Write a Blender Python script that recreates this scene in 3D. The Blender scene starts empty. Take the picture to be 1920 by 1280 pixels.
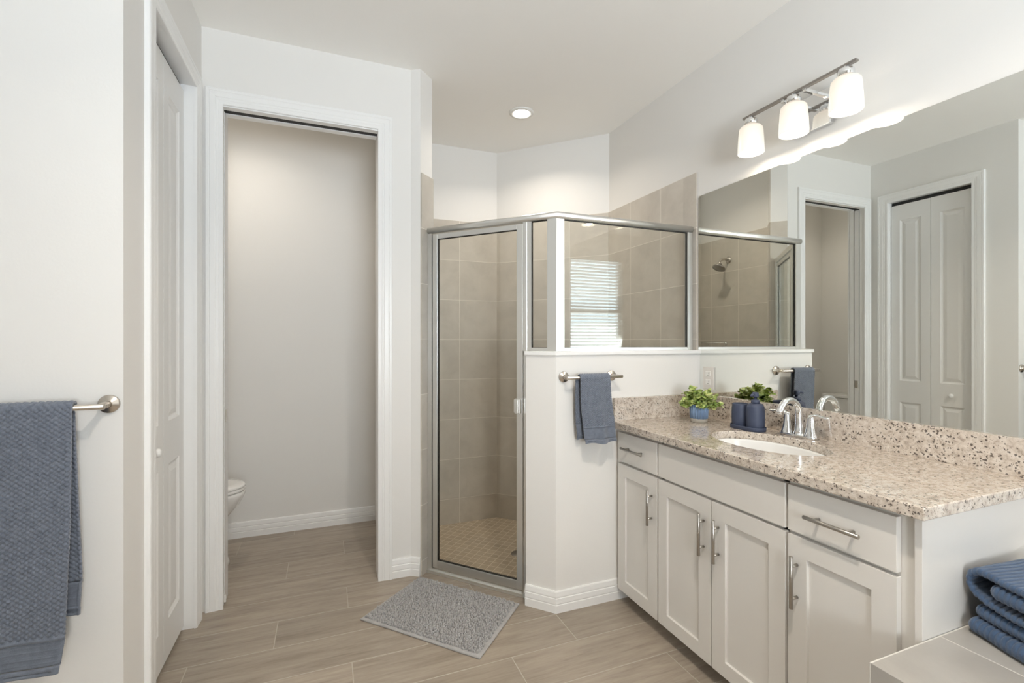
import bpy, bmesh, math, random
from math import sin, cos, pi, radians, sqrt, floor
from mathutils import Vector, Matrix, noise

random.seed(7)
SC = bpy.context.scene
COL = SC.collection

# ------------------------------------------------------------------ camera, world, exposure, big lights
CAM_H = 1.28
cam_data = bpy.data.cameras.new('camera')
cam_data.sensor_fit = 'HORIZONTAL'
cam_data.sensor_width = 36.0
cam_data.lens = 883.0 / 1920.0 * 36.0
cam_data.clip_start = 0.02
cam = bpy.data.objects.new('camera', cam_data)
cam.location = (0, 0, CAM_H)
cam.rotation_euler = (pi / 2, 0, radians(-21.5))
COL.objects.link(cam)
SC.camera = cam

world = bpy.data.worlds.new('world')
SC.world = world
world.use_nodes = True
world.node_tree.nodes['Background'].inputs[0].default_value = (0.78, 0.88, 1.0, 1)
world.node_tree.nodes['Background'].inputs[1].default_value = 3.0

SC.view_settings.view_transform = 'Standard'
SC.view_settings.look = 'None'
SC.view_settings.exposure = 0.56
SC.view_settings.gamma = 1.0
SC.view_settings.use_curve_mapping = False
SC.cycles.max_bounces = 14
SC.cycles.diffuse_bounces = 7
SC.cycles.glossy_bounces = 8
SC.cycles.transmission_bounces = 8
SC.cycles.transparent_max_bounces = 16
SC.cycles.sample_clamp_indirect = 6.0
SC.cycles.use_denoising = True
SC.cycles.caustics_reflective = False
SC.cycles.caustics_refractive = False

WARM = (1.0, 0.86, 0.70)
COOL = (0.66, 0.82, 1.0)

def area_light(name, loc, rot, sx, sy, power, color, shape='RECTANGLE', spread=pi):
    d = bpy.data.lights.new(name, 'AREA')
    d.shape = shape
    d.size = sx
    d.size_y = sy
    d.energy = power
    d.color = color
    d.spread = spread
    o = bpy.data.objects.new(name, d)
    o.location = loc
    o.rotation_euler = rot
    COL.objects.link(o)
    return o

# room numbers (metres, +Y runs along the vanity wall, +X towards it)
XR = 1.885      # mirror wall
XL = -0.55      # closet wall
YT = 1.69       # wall carrying the long towel bar
YW = 2.61       # wall with the toilet room opening
YB = 3.515      # far wall
YR = -1.45      # wall behind the camera, with the window
CZ = 2.77       # ceiling
XFAR = -1.95
WIN = (-0.10, 0.95, 0.95, 2.43)   # x0 x1 z0 z1 of the window in the rear wall

# daylight coming in through the window
area_light('daylight', ((WIN[0] + WIN[1]) / 2, YR - 0.32, (WIN[2] + WIN[3]) / 2 + .1), (radians(90), 0, 0), 1.25, 1.6, 30, COOL)
# added lamp outside the window, aimed up to brighten ceiling and upper walls
area_light('upward_fill', ((WIN[0] + WIN[1]) / 2, YR - 0.40, WIN[2] + .25), (radians(132), 0, radians(-45)), 1.3, 0.9, 100, (0.945, 0.955, 0.97))

# ------------------------------------------------------------------ node helpers
def new_mat(name):
    m = bpy.data.materials.new(name)
    m.use_nodes = True
    nt = m.node_tree
    for n in list(nt.nodes):
        nt.nodes.remove(n)
    out = nt.nodes.new('ShaderNodeOutputMaterial')
    b = nt.nodes.new('ShaderNodeBsdfPrincipled')
    nt.links.new(b.outputs[0], out.inputs[0])
    return m, nt, b, out

def N(nt, typ, **kw):
    n = nt.nodes.new(typ)
    for k, v in kw.items():
        setattr(n, k, v)
    return n

def S(nt, sock, v):
    if hasattr(v, 'is_output') or isinstance(v, bpy.types.NodeSocket):
        nt.links.new(v, sock)
    else:
        sock.default_value = v

def MATH(nt, op, a, b=None, c=None, clamp=False):
    n = N(nt, 'ShaderNodeMath', operation=op)
    n.use_clamp = clamp
    S(nt, n.inputs[0], a)
    if b is not None: S(nt, n.inputs[1], b)
    if c is not None: S(nt, n.inputs[2], c)
    return n.outputs[0]

def MIX(nt, fac, a, b, mode='MIX'):
    n = N(nt, 'ShaderNodeMix', data_type='RGBA', blend_type=mode)
    S(nt, n.inputs[0], fac)
    S(nt, n.inputs[6], a)
    S(nt, n.inputs[7], b)
    return n.outputs[2]

def RAMP(nt, fac, stops):
    n = N(nt, 'ShaderNodeValToRGB')
    els = n.color_ramp.elements
    while len(els) < len(stops):
        els.new(0.5)
    for e, (p, c) in zip(els, stops):
        e.position = p
        e.color = c if len(c) == 4 else (*c, 1)
    S(nt, n.inputs[0], fac)
    return n.outputs[0]

def NOISE(nt, vec, scale, detail=4, rough=0.5, dist=0.0):
    n = N(nt, 'ShaderNodeTexNoise')
    if vec is not None: nt.links.new(vec, n.inputs['Vector'])
    n.inputs['Scale'].default_value = scale
    n.inputs['Detail'].default_value = detail
    n.inputs['Roughness'].default_value = rough
    n.inputs['Distortion'].default_value = dist
    return n.outputs['Fac']

def BUMP(nt, bsdf, h, strength=0.3, dist=0.002, prev=None):
    n = N(nt, 'ShaderNodeBump')
    n.inputs['Strength'].default_value = strength
    n.inputs['Distance'].default_value = dist
    nt.links.new(h, n.inputs['Height'])
    nt.links.new(n.outputs[0], bsdf.inputs['Normal'])
    return n

def objco(nt):
    return N(nt, 'ShaderNodeTexCoord').outputs['Object']

def C4(r, g, b): return (r, g, b, 1)

def plain(name, col, rough=0.5, metal=0.0, bump=None, coat=0.0, spec=0.5):
    m, nt, b, _ = new_mat(name)
    b.inputs['Base Color'].default_value = (*col, 1)
    b.inputs['Roughness'].default_value = rough
    b.inputs['Metallic'].default_value = metal
    b.inputs['Coat Weight'].default_value = coat
    b.inputs['Specular IOR Level'].default_value = spec
    if bump:
        sc, st, di = bump
        BUMP(nt, b, NOISE(nt, objco(nt), sc, 3), st, di)
    return m

M = {}
M['paint'] = plain('wall_paint', (0.78, 0.768, 0.742), 0.6, bump=(140, 0.10, 0.002))
M['ceil'] = plain('ceiling_paint', (0.92, 0.905, 0.87), 0.8, bump=(60, 0.12, 0.003))
M['trim'] = plain('trim_gloss', (0.84, 0.84, 0.83), 0.32)
M['door'] = plain('door_paint', (0.80, 0.795, 0.78), 0.36, bump=(220, 0.03, 0.001))
M['cab'] = plain('cabinet_paint', (0.69, 0.67, 0.635), 0.35)
M['cabin'] = plain('cabinet_inside', (0.35, 0.33, 0.30), 0.6)
M['dark'] = plain('dark_gap', (0.03, 0.03, 0.03), 0.7)
M['gasket'] = plain('black_gasket', (0.012, 0.011, 0.010), 0.45)
M['chrome'] = plain('chrome', (0.86, 0.87, 0.88), 0.06, 1.0)
M['nickel'] = plain('brushed_nickel', (0.62, 0.575, 0.52), 0.26, 1.0)
M['pull'] = plain('satin_nickel_pull', (0.44, 0.415, 0.38), 0.33, 1.0)
M['alu'] = plain('bright_aluminium', (0.86, 0.865, 0.85), 0.34, 1.0)
M['porcelain'] = plain('porcelain', (0.82, 0.81, 0.79), 0.07, coat=0.5)
M['sinkc'] = plain('sink_porcelain', (0.80, 0.80, 0.79), 0.06, coat=0.5)
M['plastic'] = plain('white_plastic', (0.80, 0.79, 0.76), 0.35)
M['almond'] = plain('outlet_plate', (0.70, 0.67, 0.63), 0.35)
M['barmetal'] = plain('brushed_bar', (0.36, 0.335, 0.31), 0.30, 1.0)
M['navy'] = plain('matte_navy', (0.045, 0.058, 0.102), 0.55, bump=(900, 0.05, 0.0006))
M['potblue'] = plain('pot_blue', (0.20, 0.30, 0.47), 0.6)
M['potgrey'] = plain('pot_concrete', (0.36, 0.33, 0.28), 0.8, bump=(300, 0.2, 0.001))
M['soil'] = plain('soil', (0.05, 0.035, 0.02), 0.9)
M['stem'] = plain('stem', (0.16, 0.20, 0.05), 0.6)
M['rubber'] = plain('grey_seal', (0.25, 0.25, 0.24), 0.5)
M['vinyl'] = plain('window_vinyl', (0.78, 0.79, 0.80), 0.35)
M['pan'] = plain('drain_steel', (0.45, 0.43, 0.40), 0.3, 1.0)

def mirror_mat():
    m, nt, b, _ = new_mat('mirror_silver')
    b.inputs['Base Color'].default_value = (0.86, 0.875, 0.84, 1)
    b.inputs['Metallic'].default_value = 1
    b.inputs['Roughness'].default_value = 0.0
    return m
M['mirror'] = mirror_mat()

def glass_mat(name, tint, boost=1.0):
    m, nt, b, out = new_mat(name)
    nt.nodes.remove(b)
    tr = N(nt, 'ShaderNodeBsdfTransparent')
    tr.inputs[0].default_value = (*tint, 1)
    gl = N(nt, 'ShaderNodeBsdfGlossy')
    gl.inputs['Roughness'].default_value = 0.0
    gl.inputs[0].default_value = (0.95, 1.0, 0.98, 1)
    fr = N(nt, 'ShaderNodeFresnel')
    geo = N(nt, 'ShaderNodeNewGeometry')
    # the fresnel node inverts the index on back faces, so feed it the inverse there: a thin pane reflects alike from both sides
    nt.links.new(MATH(nt, 'MULTIPLY_ADD', geo.outputs['Backfacing'], 1 / 1.52 - 1.52, 1.52), fr.inputs[0])
    f = MATH(nt, 'MULTIPLY', fr.outputs[0], boost, clamp=True)
    mx = N(nt, 'ShaderNodeMixShader')
    nt.links.new(f, mx.inputs[0])
    nt.links.new(tr.outputs[0], mx.inputs[1])
    nt.links.new(gl.outputs[0], mx.inputs[2])
    nt.links.new(mx.outputs[0], out.inputs[0])
    return m
M['glass'] = glass_mat('shower_glass', (0.985, 0.985, 0.972), 1.0)
M['winglass'] = glass_mat('window_glass', (0.97, 0.99, 1.0), 1.0)

def emis(name, col, strength):
    m, nt, b, out = new_mat(name)
    b.inputs['Base Color'].default_value = (0.8, 0.8, 0.78, 1)
    b.inputs['Emission Color'].default_value = (*col, 1)
    b.inputs['Emission Strength'].default_value = strength
    b.inputs['Roughness'].default_value = 0.3
    return m
M['lens'] = emis('downlight_lens', (1.0, 0.93, 0.82), 14.0)
M['bulb'] = emis('bulb_glow', (1.0, 0.90, 0.78), 22.0)

def shade_mat():
    m, nt, b, out = new_mat('opal_shade')
    b.inputs['Base Color'].default_value = (0.34, 0.33, 0.31, 1)
    b.inputs['Roughness'].default_value = 0.25
    tc = N(nt, 'ShaderNodeTexCoord').outputs['Object']
    sx = N(nt, 'ShaderNodeSeparateXYZ'); nt.links.new(tc, sx.inputs[0])
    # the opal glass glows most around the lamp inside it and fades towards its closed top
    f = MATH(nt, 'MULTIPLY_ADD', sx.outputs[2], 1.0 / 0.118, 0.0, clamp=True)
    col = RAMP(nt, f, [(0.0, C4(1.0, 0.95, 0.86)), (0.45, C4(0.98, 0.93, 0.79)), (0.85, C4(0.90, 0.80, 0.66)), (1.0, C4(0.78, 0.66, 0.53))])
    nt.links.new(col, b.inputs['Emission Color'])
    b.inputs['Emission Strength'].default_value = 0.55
    return m
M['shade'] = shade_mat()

def plank_mat():
    m, nt, b, _ = new_mat('wood_look_tile')
    g = objco(nt)
    sx = N(nt, 'ShaderNodeSeparateXYZ'); nt.links.new(g, sx.inputs[0])
    X, Y = sx.outputs[0], sx.outputs[1]
    ry = MATH(nt, 'DIVIDE', MATH(nt, 'SUBTRACT', Y, 1.365), 0.2062)
    row = MATH(nt, 'FLOOR', ry)
    fy = MATH(nt, 'SUBTRACT', ry, row)
    ux = MATH(nt, 'DIVIDE', MATH(nt, 'SUBTRACT', MATH(nt, 'SUBTRACT', X, 0.395), MATH(nt, 'MULTIPLY', row, 0.3035)), 0.9075)
    colm = MATH(nt, 'FLOOR', ux)
    fx = MATH(nt, 'SUBTRACT', ux, colm)
    dy = MATH(nt, 'MULTIPLY', MATH(nt, 'MINIMUM', fy, MATH(nt, 'SUBTRACT', 1.0, fy)), 0.2062)
    dx = MATH(nt, 'MULTIPLY', MATH(nt, 'MINIMUM', fx, MATH(nt, 'SUBTRACT', 1.0, fx)), 0.9075)
    d = MATH(nt, 'MINIMUM', dx, dy)
    grout = MATH(nt, 'LESS_THAN', d, 0.0019)
    idv = N(nt, 'ShaderNodeCombineXYZ')
    nt.links.new(row, idv.inputs[0]); nt.links.new(colm, idv.inputs[1])
    wn = N(nt, 'ShaderNodeTexWhiteNoise', noise_dimensions='3D')
    nt.links.new(idv.outputs[0], wn.inputs[0])
    # grain coordinates, shifted per plank
    gv = N(nt, 'ShaderNodeCombineXYZ')
    nt.links.new(MATH(nt, 'MULTIPLY_ADD', wn.outputs[0], 13.0, MATH(nt, 'MULTIPLY', X, 0.9)), gv.inputs[0])
    nt.links.new(MATH(nt, 'MULTIPLY', Y, 9.0), gv.inputs[1])
    nt.links.new(MATH(nt, 'MULTIPLY', wn.outputs[0], 50.0), gv.inputs[2])
    n1 = NOISE(nt, gv.outputs[0], 3.0, 6, 0.6, 0.6)
    n2 = NOISE(nt, gv.outputs[0], 14.0, 3, 0.55, 0.3)
    mixn = MATH(nt, 'ADD', MATH(nt, 'MULTIPLY', n1, 0.7), MATH(nt, 'MULTIPLY', n2, 0.3))
    col = RAMP(nt, mixn, [(0.28, C4(0.215, 0.172, 0.131)), (0.47, C4(0.325, 0.269, 0.210)), (0.62, C4(0.385, 0.325, 0.256)), (0.8, C4(0.44, 0.377, 0.30))])
    hv = N(nt, 'ShaderNodeHueSaturation')
    nt.links.new(col, hv.inputs['Color'])
    nt.links.new(MATH(nt, 'MULTIPLY_ADD', wn.outputs[0], 0.20, 0.90), hv.inputs['Value'])
    hv.inputs['Saturation'].default_value = 0.92
    c2 = MIX(nt, grout, hv.outputs[0], C4(0.47, 0.43, 0.37))
    nt.links.new(c2, b.inputs['Base Color'])
    nt.links.new(MATH(nt, 'MULTIPLY_ADD', grout, 0.35, 0.36), b.inputs['Roughness'])
    h = MATH(nt, 'ADD', MATH(nt, 'MULTIPLY', MATH(nt, 'MINIMUM', MATH(nt, 'DIVIDE', d, 0.003), 1.0), 1.0), MATH(nt, 'MULTIPLY', mixn, 0.25))
    BUMP(nt, b, h, 0.25, 0.0015)
    return m
M['plank'] = plank_mat()

def tile_mat(name, sz, base, dark, light, groutc, gw=0.0016, rough=0.32, nscale=5.0, vary=0.08, oz=0.0):
    """square tiles laid out in the surface's own UV (metres)"""
    m, nt, b, _ = new_mat(name)
    uv = N(nt, 'ShaderNodeUVMap').outputs[0]
    sx = N(nt, 'ShaderNodeSeparateXYZ'); nt.links.new(uv, sx.inputs[0])
    a = MATH(nt, 'DIVIDE', sx.outputs[0], sz)
    c = MATH(nt, 'DIVIDE', sx.outputs[1], sz)
    fa = MATH(nt, 'FLOOR', a); fc = MATH(nt, 'FLOOR', c)
    ra = MATH(nt, 'SUBTRACT', a, fa); rc = MATH(nt, 'SUBTRACT', c, fc)
    da = MATH(nt, 'MINIMUM', ra, MATH(nt, 'SUBTRACT', 1.0, ra))
    dc = MATH(nt, 'MINIMUM', rc, MATH(nt, 'SUBTRACT', 1.0, rc))
    d = MATH(nt, 'MULTIPLY', MATH(nt, 'MINIMUM', da, dc), sz)
    grout = MATH(nt, 'LESS_THAN', d, gw)
    idv = N(nt, 'ShaderNodeCombineXYZ')
    nt.links.new(fa, idv.inputs[0]); nt.links.new(fc, idv.inputs[1])
    wn = N(nt, 'ShaderNodeTexWhiteNoise', noise_dimensions='3D')
    nt.links.new(idv.outputs[0], wn.inputs[0])
    sh = N(nt, 'ShaderNodeVectorMath', operation='ADD')
    nt.links.new(uv, sh.inputs[0])
    sc = N(nt, 'ShaderNodeVectorMath', operation='SCALE')
    nt.links.new(wn.outputs[1], sc.inputs[0]); sc.inputs['Scale'].default_value = 7.0
    nt.links.new(sc.outputs[0], sh.inputs[1])
    n1 = NOISE(nt, sh.outputs[0], nscale, 6, 0.62, 0.4)
    col = RAMP(nt, n1, [(0.3, C4(*dark)), (0.5, C4(*base)), (0.72, C4(*light))])
    hv = N(nt, 'ShaderNodeHueSaturation')
    nt.links.new(col, hv.inputs['Color'])
    nt.links.new(MATH(nt, 'MULTIPLY_ADD', wn.outputs[0], vary, 1.0 - vary / 2), hv.inputs['Value'])
    nt.links.new(MIX(nt, grout, hv.outputs[0], C4(*groutc)), b.inputs['Base Color'])
    nt.links.new(MATH(nt, 'MULTIPLY_ADD', grout, 0.4, rough), b.inputs['Roughness'])
    BUMP(nt, b, MATH(nt, 'MINIMUM', MATH(nt, 'DIVIDE', d, gw * 2), 1.0), 0.3, 0.0012)
    return m
M['tile'] = tile_mat('shower_wall_tile', 0.3033, (0.550, 0.508, 0.445), (0.480, 0.442, 0.385), (0.60, 0.558, 0.495), (0.76, 0.72, 0.65))
M['mosaic'] = tile_mat('shower_floor_mosaic', 0.0508, (0.47, 0.385, 0.28), (0.42, 0.34, 0.245), (0.51, 0.43, 0.32), (0.72, 0.64, 0.52), gw=0.0021, rough=0.45, vary=0.12)
M['decktile'] = tile_mat('deck_tile', 0.3033, (0.36, 0.345, 0.32), (0.31, 0.295, 0.27), (0.41, 0.39, 0.36), (0.60, 0.58, 0.54), gw=0.0016, rough=0.3, nscale=3.0)

def granite_mat():
    m, nt, b, _ = new_mat('speckled_granite')
    co = objco(nt)
    mp = N(nt, 'ShaderNodeMapping')
    nt.links.new(co, mp.inputs[0])
    v = mp.outputs[0]
    big = NOISE(nt, v, 9.0, 5, 0.6, 0.8)
    mid = NOISE(nt, v, 55.0, 5, 0.65, 0.5)
    base = RAMP(nt, mid, [(0.34, C4(0.36, 0.30, 0.25)), (0.44, C4(0.52, 0.45, 0.38)), (0.54, C4(0.60, 0.535, 0.465)), (0.70, C4(0.69, 0.64, 0.58))])
    # grey-brown mineral patches
    n3 = NOISE(nt, v, 30.0, 6, 0.7, 1.0)
    patch = RAMP(nt, n3, [(0.53, C4(0, 0, 0)), (0.66, C4(1, 1, 1))])
    c1 = MIX(nt, MATH(nt, 'MULTIPLY', patch, 0.50), base, C4(0.30, 0.255, 0.215))
    # dark garnet specks in clusters
    wn_ = N(nt, 'ShaderNodeTexNoise'); wn_.inputs['Scale'].default_value = 120.0; wn_.inputs['Detail'].default_value = 3.0
    nt.links.new(v, wn_.inputs['Vector'])
    wa = N(nt, 'ShaderNodeVectorMath', operation='MULTIPLY_ADD')
    nt.links.new(wn_.outputs['Color'], wa.inputs[0]); wa.inputs[1].default_value = (0.010, 0.010, 0.010); nt.links.new(v, wa.inputs[2])
    vo = N(nt, 'ShaderNodeTexVoronoi'); vo.inputs['Scale'].default_value = 150.0
    nt.links.new(wa.outputs[0], vo.inputs['Vector'])
    sp = N(nt, 'ShaderNodeSeparateColor'); nt.links.new(vo.outputs['Color'], sp.inputs[0])
    thr = MATH(nt, 'MULTIPLY_ADD', big, 1.5, -0.54)
    keep = MATH(nt, 'LESS_THAN', sp.outputs[0], thr)
    near = MATH(nt, 'LESS_THAN', vo.outputs['Distance'], MATH(nt, 'MULTIPLY_ADD', sp.outputs[1], 0.40, 0.20))
    spk = MATH(nt, 'MULTIPLY', keep, near)
    c2 = MIX(nt, MATH(nt, 'MULTIPLY', spk, 0.85), c1, C4(0.05, 0.04, 0.035))
    vo2 = N(nt, 'ShaderNodeTexVoronoi'); vo2.inputs['Scale'].default_value = 230.0
    nt.links.new(v, vo2.inputs['Vector'])
    sp2 = N(nt, 'ShaderNodeSeparateColor'); nt.links.new(vo2.outputs['Color'], sp2.inputs[0])
    spk2 = MATH(nt, 'MULTIPLY', MATH(nt, 'LESS_THAN', sp2.outputs[0], 0.26), MATH(nt, 'LESS_THAN', vo2.outputs['Distance'], 0.38))
    c3 = MIX(nt, MATH(nt, 'MULTIPLY', spk2, 0.65), c2, C4(0.16, 0.125, 0.10))
    nt.links.new(c3, b.inputs['Base Color'])
    b.inputs['Roughness'].default_value = 0.10
    b.inputs['Coat Weight'].default_value = 0.3
    b.inputs['Coat Roughness'].default_value = 0.03
    return m
M['granite'] = granite_mat()

def cloth_mat(name, c_lo, c_hi, fine=900.0):
    m, nt, b, _ = new_mat(name)
    co = objco(nt)
    n1 = NOISE(nt, co, 60.0, 3, 0.6)
    n2 = NOISE(nt, co, fine, 2, 0.6)
    f = MATH(nt, 'ADD', MATH(nt, 'MULTIPLY', n1, 0.45), MATH(nt, 'MULTIPLY', n2, 0.55))
    nt.links.new(RAMP(nt, f, [(0.35, C4(*c_lo)), (0.65, C4(*c_hi))]), b.inputs['Base Color'])
    b.inputs['Roughness'].default_value = 0.95
    b.inputs['Specular IOR Level'].default_value = 0.15
    b.inputs['Sheen Weight'].default_value = 0.35
    b.inputs['Sheen Roughness'].default_value = 0.5
    BUMP(nt, b, n2, 0.5, 0.0012)
    return m
M['towel'] = cloth_mat('slate_blue_terry', (0.120, 0.140, 0.182), (0.195, 0.220, 0.268))
M['bluetowel'] = cloth_mat('denim_blue_terry', (0.034, 0.063, 0.120), (0.064, 0.106, 0.185))
M['mat'] = cloth_mat('grey_chenille', (0.29, 0.287, 0.285), (0.44, 0.435, 0.43), 500)
M['matedge'] = cloth_mat('grey_mat_edge', (0.32, 0.315, 0.31), (0.43, 0.42, 0.41), 700)

def leaf_mat():
    m, nt, b, _ = new_mat('leaf_green')
    n1 = NOISE(nt, objco(nt), 45.0, 2, 0.5)
    nt.links.new(RAMP(nt, n1, [(0.32, C4(0.15, 0.25, 0.06)), (0.46, C4(0.38, 0.47, 0.14)), (0.62, C4(0.66, 0.71, 0.32))]), b.inputs['Base Color'])
    b.inputs['Roughness'].default_value = 0.5
    b.inputs['Subsurface Weight'].default_value = 0.15
    b.inputs['Subsurface Radius'].default_value = (0.003, 0.003, 0.001)
    return m
M['leaf'] = leaf_mat()

# ------------------------------------------------------------------ mesh helpers
def quad(bm, pts):
    vs = [bm.verts.new(p) for p in pts]
    return bm.faces.new(vs)

def box(bm, x0, x1, y0, y1, z0, z1, bev=0.0, seg=2):
    b2 = bm if bev == 0 else bmesh.new()
    v = [b2.verts.new((x, y, z)) for x in (x0, x1) for y in (y0, y1) for z in (z0, z1)]
    for f in ((0, 1, 3, 2), (4, 6, 7, 5), (0, 4, 5, 1), (2, 3, 7, 6), (0, 2, 6, 4), (1, 5, 7, 3)):
        b2.faces.new([v[i] for i in f])
    if bev:
        bmesh.ops.bevel(b2, geom=b2.edges[:] + b2.verts[:], offset=bev, segments=seg, profile=0.6, affect='EDGES')
        merge(bm, b2)
    return bm

def merge(dst, src, mat=None):
    if mat is not None:
        bmesh.ops.transform(src, matrix=mat, verts=src.verts)
    mp = {v: dst.verts.new(v.co) for v in src.verts}
    uls = src.loops.layers.uv.active
    uld = dst.loops.layers.uv.active if uls else None
    if uls and uld is None:
        uld = dst.loops.layers.uv.new('UVMap')
    for f in src.faces:
        nf = dst.faces.new([mp[v] for v in f.verts])
        nf.smooth = f.smooth
        if uls:
            for a, c in zip(f.loops, nf.loops):
                c[uld].uv = a[uls].uv
    src.free()

def lathe(bm, prof, c=(0, 0, 0), seg=32, axis='Z', smooth=True, sx=1.0, sy=1.0):
    """prof: list of (r, h) along the axis"""
    rings = []
    for r, h in prof:
        ring = []
        if r < 1e-6:
            ring = [(0, 0, h)]
        else:
            ring = [(r * cos(2 * pi * k / seg) * sx, r * sin(2 * pi * k / seg) * sy, h) for k in range(seg)]
        out = []
        for p in ring:
            if axis == 'Z': q = p
            elif axis == 'X': q = (p[2], p[0], p[1])
            else: q = (p[1], p[2], p[0])
            out.append(bm.verts.new((q[0] + c[0], q[1] + c[1], q[2] + c[2])))
        rings.append(out)
    for a, b_ in zip(rings, rings[1:]):
        for k in range(seg):
            k2 = (k + 1) % seg
            if len(a) == 1 and len(b_) == 1: continue
            if len(a) == 1: f = bm.faces.new([a[0], b_[k], b_[k2]])
            elif len(b_) == 1: f = bm.faces.new([a[k], a[k2], b_[0]])
            else: f = bm.faces.new([a[k], a[k2], b_[k2], b_[k]])
            f.smooth = smooth
    return bm

def tube(bm, pts, rad, seg=12, cap=True, flat=(1.0, 1.0), up=None):
    """swept tube; rad may be a number or a list"""
    pts = [Vector(p) for p in pts]
    n = len(pts)
    if not isinstance(rad, (list, tuple)): rad = [rad] * n
    rings = []
    prev = None
    for i, p in enumerate(pts):
        t = (pts[min(i + 1, n - 1)] - pts[max(i - 1, 0)]).normalized()
        if prev is None:
            u = Vector(up) if up else (Vector((0, 0, 1)) if abs(t.z) < 0.9 else Vector((1, 0, 0)))
        else:
            u = prev
        a = (u - t * u.dot(t)).normalized()
        prev = a
        b_ = t.cross(a)
        rings.append([bm.verts.new(p + (a * cos(2 * pi * k / seg) * flat[0] + b_ * sin(2 * pi * k / seg) * flat[1]) * rad[i]) for k in range(seg)])
    for A, B in zip(rings, rings[1:]):
        for k in range(seg):
            f = bm.faces.new([A[k], A[(k + 1) % seg], B[(k + 1) % seg], B[k]])
            f.smooth = True
    if cap:
        bm.faces.new(rings[0][::-1]); bm.faces.new(rings[-1])
    return bm

def arc_pts(c, r, a0, a1, n, plane='XZ'):
    o = []
    for i in range(n + 1):
        a = a0 + (a1 - a0) * i / n
        if plane == 'XZ': o.append((c[0] + r * cos(a), c[1], c[2] + r * sin(a)))
        elif plane == 'YZ': o.append((c[0], c[1] + r * cos(a), c[2] + r * sin(a)))
        else: o.append((c[0] + r * cos(a), c[1] + r * sin(a), c[2]))
    return o

def prism(bm, poly, z0, z1):
    """vertical prism over a plan polygon"""
    n = len(poly)
    lo = [bm.verts.new((x, y, z0)) for x, y in poly]
    hi = [bm.verts.new((x, y, z1)) for x, y in poly]
    bm.faces.new(hi); bm.faces.new(lo[::-1])
    for i in range(n):
        bm.faces.new([lo[i], lo[(i + 1) % n], hi[(i + 1) % n], hi[i]])
    return bm

def sweep_plan(bm, path, prof, side=1.0, closed=False):
    """sweep prof [(offset, z)] along a plan polyline with mitred corners; offset is to the left*side"""
    P = [Vector((x, y)) for x, y in path]
    n = len(P)
    rows = []
    for i in range(n):
        if i == 0: d = (P[1] - P[0]).normalized(); nrm = Vector((-d.y, d.x)); k = 1.0
        elif i == n - 1: d = (P[-1] - P[-2]).normalized(); nrm = Vector((-d.y, d.x)); k = 1.0
        else:
            d1 = (P[i] - P[i - 1]).normalized(); d2 = (P[i + 1] - P[i]).normalized()
            n1 = Vector((-d1.y, d1.x)); n2 = Vector((-d2.y, d2.x))
            nrm = (n1 + n2).normalized(); k = 1.0 / max(0.2, nrm.dot(n1))
        rows.append([bm.verts.new((P[i].x + nrm.x * o * side * k, P[i].y + nrm.y * o * side * k, z)) for o, z in prof])
    for A, B in zip(rows, rows[1:]):
        for j in range(len(prof) - 1):
            bm.faces.new([A[j], B[j], B[j + 1], A[j + 1]])
    bm.faces.new(rows[0]); bm.faces.new(rows[-1][::-1])
    return bm

def wpos(o):
    p = Vector((0, 0, 0))
    while o is not None:
        p += o.location
        o = o.parent
    return p

def obj(name, bm, mat, parent=None, origin=None, shift=True, weld=True, normals=True):
    """link bm as one mesh object; bm is in world coordinates unless shift is False"""
    if weld: bmesh.ops.remove_doubles(bm, verts=bm.verts, dist=1e-5)
    if normals: bmesh.ops.recalc_face_normals(bm, faces=bm.faces)
    if parent is not None and shift:
        bmesh.ops.translate(bm, verts=bm.verts, vec=-wpos(parent))
    if origin is not None:
        bmesh.ops.translate(bm, verts=bm.verts, vec=-Vector(origin))
    me = bpy.data.meshes.new(name)
    bm.to_mesh(me); bm.free()
    me.materials.append(M[mat] if isinstance(mat, str) else mat)
    o = bpy.data.objects.new(name, me)
    COL.objects.link(o)
    if origin is not None: o.location = origin
    if parent is not None: o.parent = parent
    return o

def tag(o, label, cat, group=None, kind=None):
    o['label'] = label; o['category'] = cat
    if group: o['group'] = group
    if kind: o['kind'] = kind
    return o

def thing(name, label, cat, loc, rz=0.0, group=None):
    o = bpy.data.objects.new(name, None)
    o.empty_display_size = 0.05
    COL.objects.link(o)
    o.location = loc
    o.rotation_euler = (0, 0, rz)
    return tag(o, label, cat, group)

def struct(name, bm, mat, label=None, cat=None, parent=None, **k):
    o = obj(name, bm, mat, parent, **k)
    if parent is None:
        o['kind'] = 'structure'
        if label: o['label'] = label
        if cat: o['category'] = cat
    return o

def bevel_mod(o, w=0.002, seg=2):
    m = o.modifiers.new('bevel', 'BEVEL')
    m.width = w; m.segments = seg; m.limit_method = 'ANGLE'; m.angle_limit = radians(35)
    return o

def solidify(o, t, off=0.0):
    m = o.modifiers.new('solidify', 'SOLIDIFY')
    m.thickness = t; m.offset = off
    return o

# ------------------------------------------------------------------ room shell
# floor of wood-look tile, cut out around the sunken shower
A_ = Vector((0.532, 2.624)); D_ = Vector((0.672, -0.7406))   # shower door line: start and direction
N_ = Vector((0.7406, 0.672))                                  # into the shower
SH = [(1.97, 2.06), (1.044, 2.06), (0.532, 2.624), (0.44, 2.73), (0.38, 2.73)]
bm = bmesh.new()
poly = [(XFAR - .1, YR - .12), (1.97, YR - .12)] + SH + [(0.38, 3.62), (XFAR - .1, 3.62)]
prism(bm, poly, -0.12, 0.0)
struct('floor', bm, 'plank', 'taupe wood-look plank tile floor laid in staggered rows', 'floor')

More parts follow.
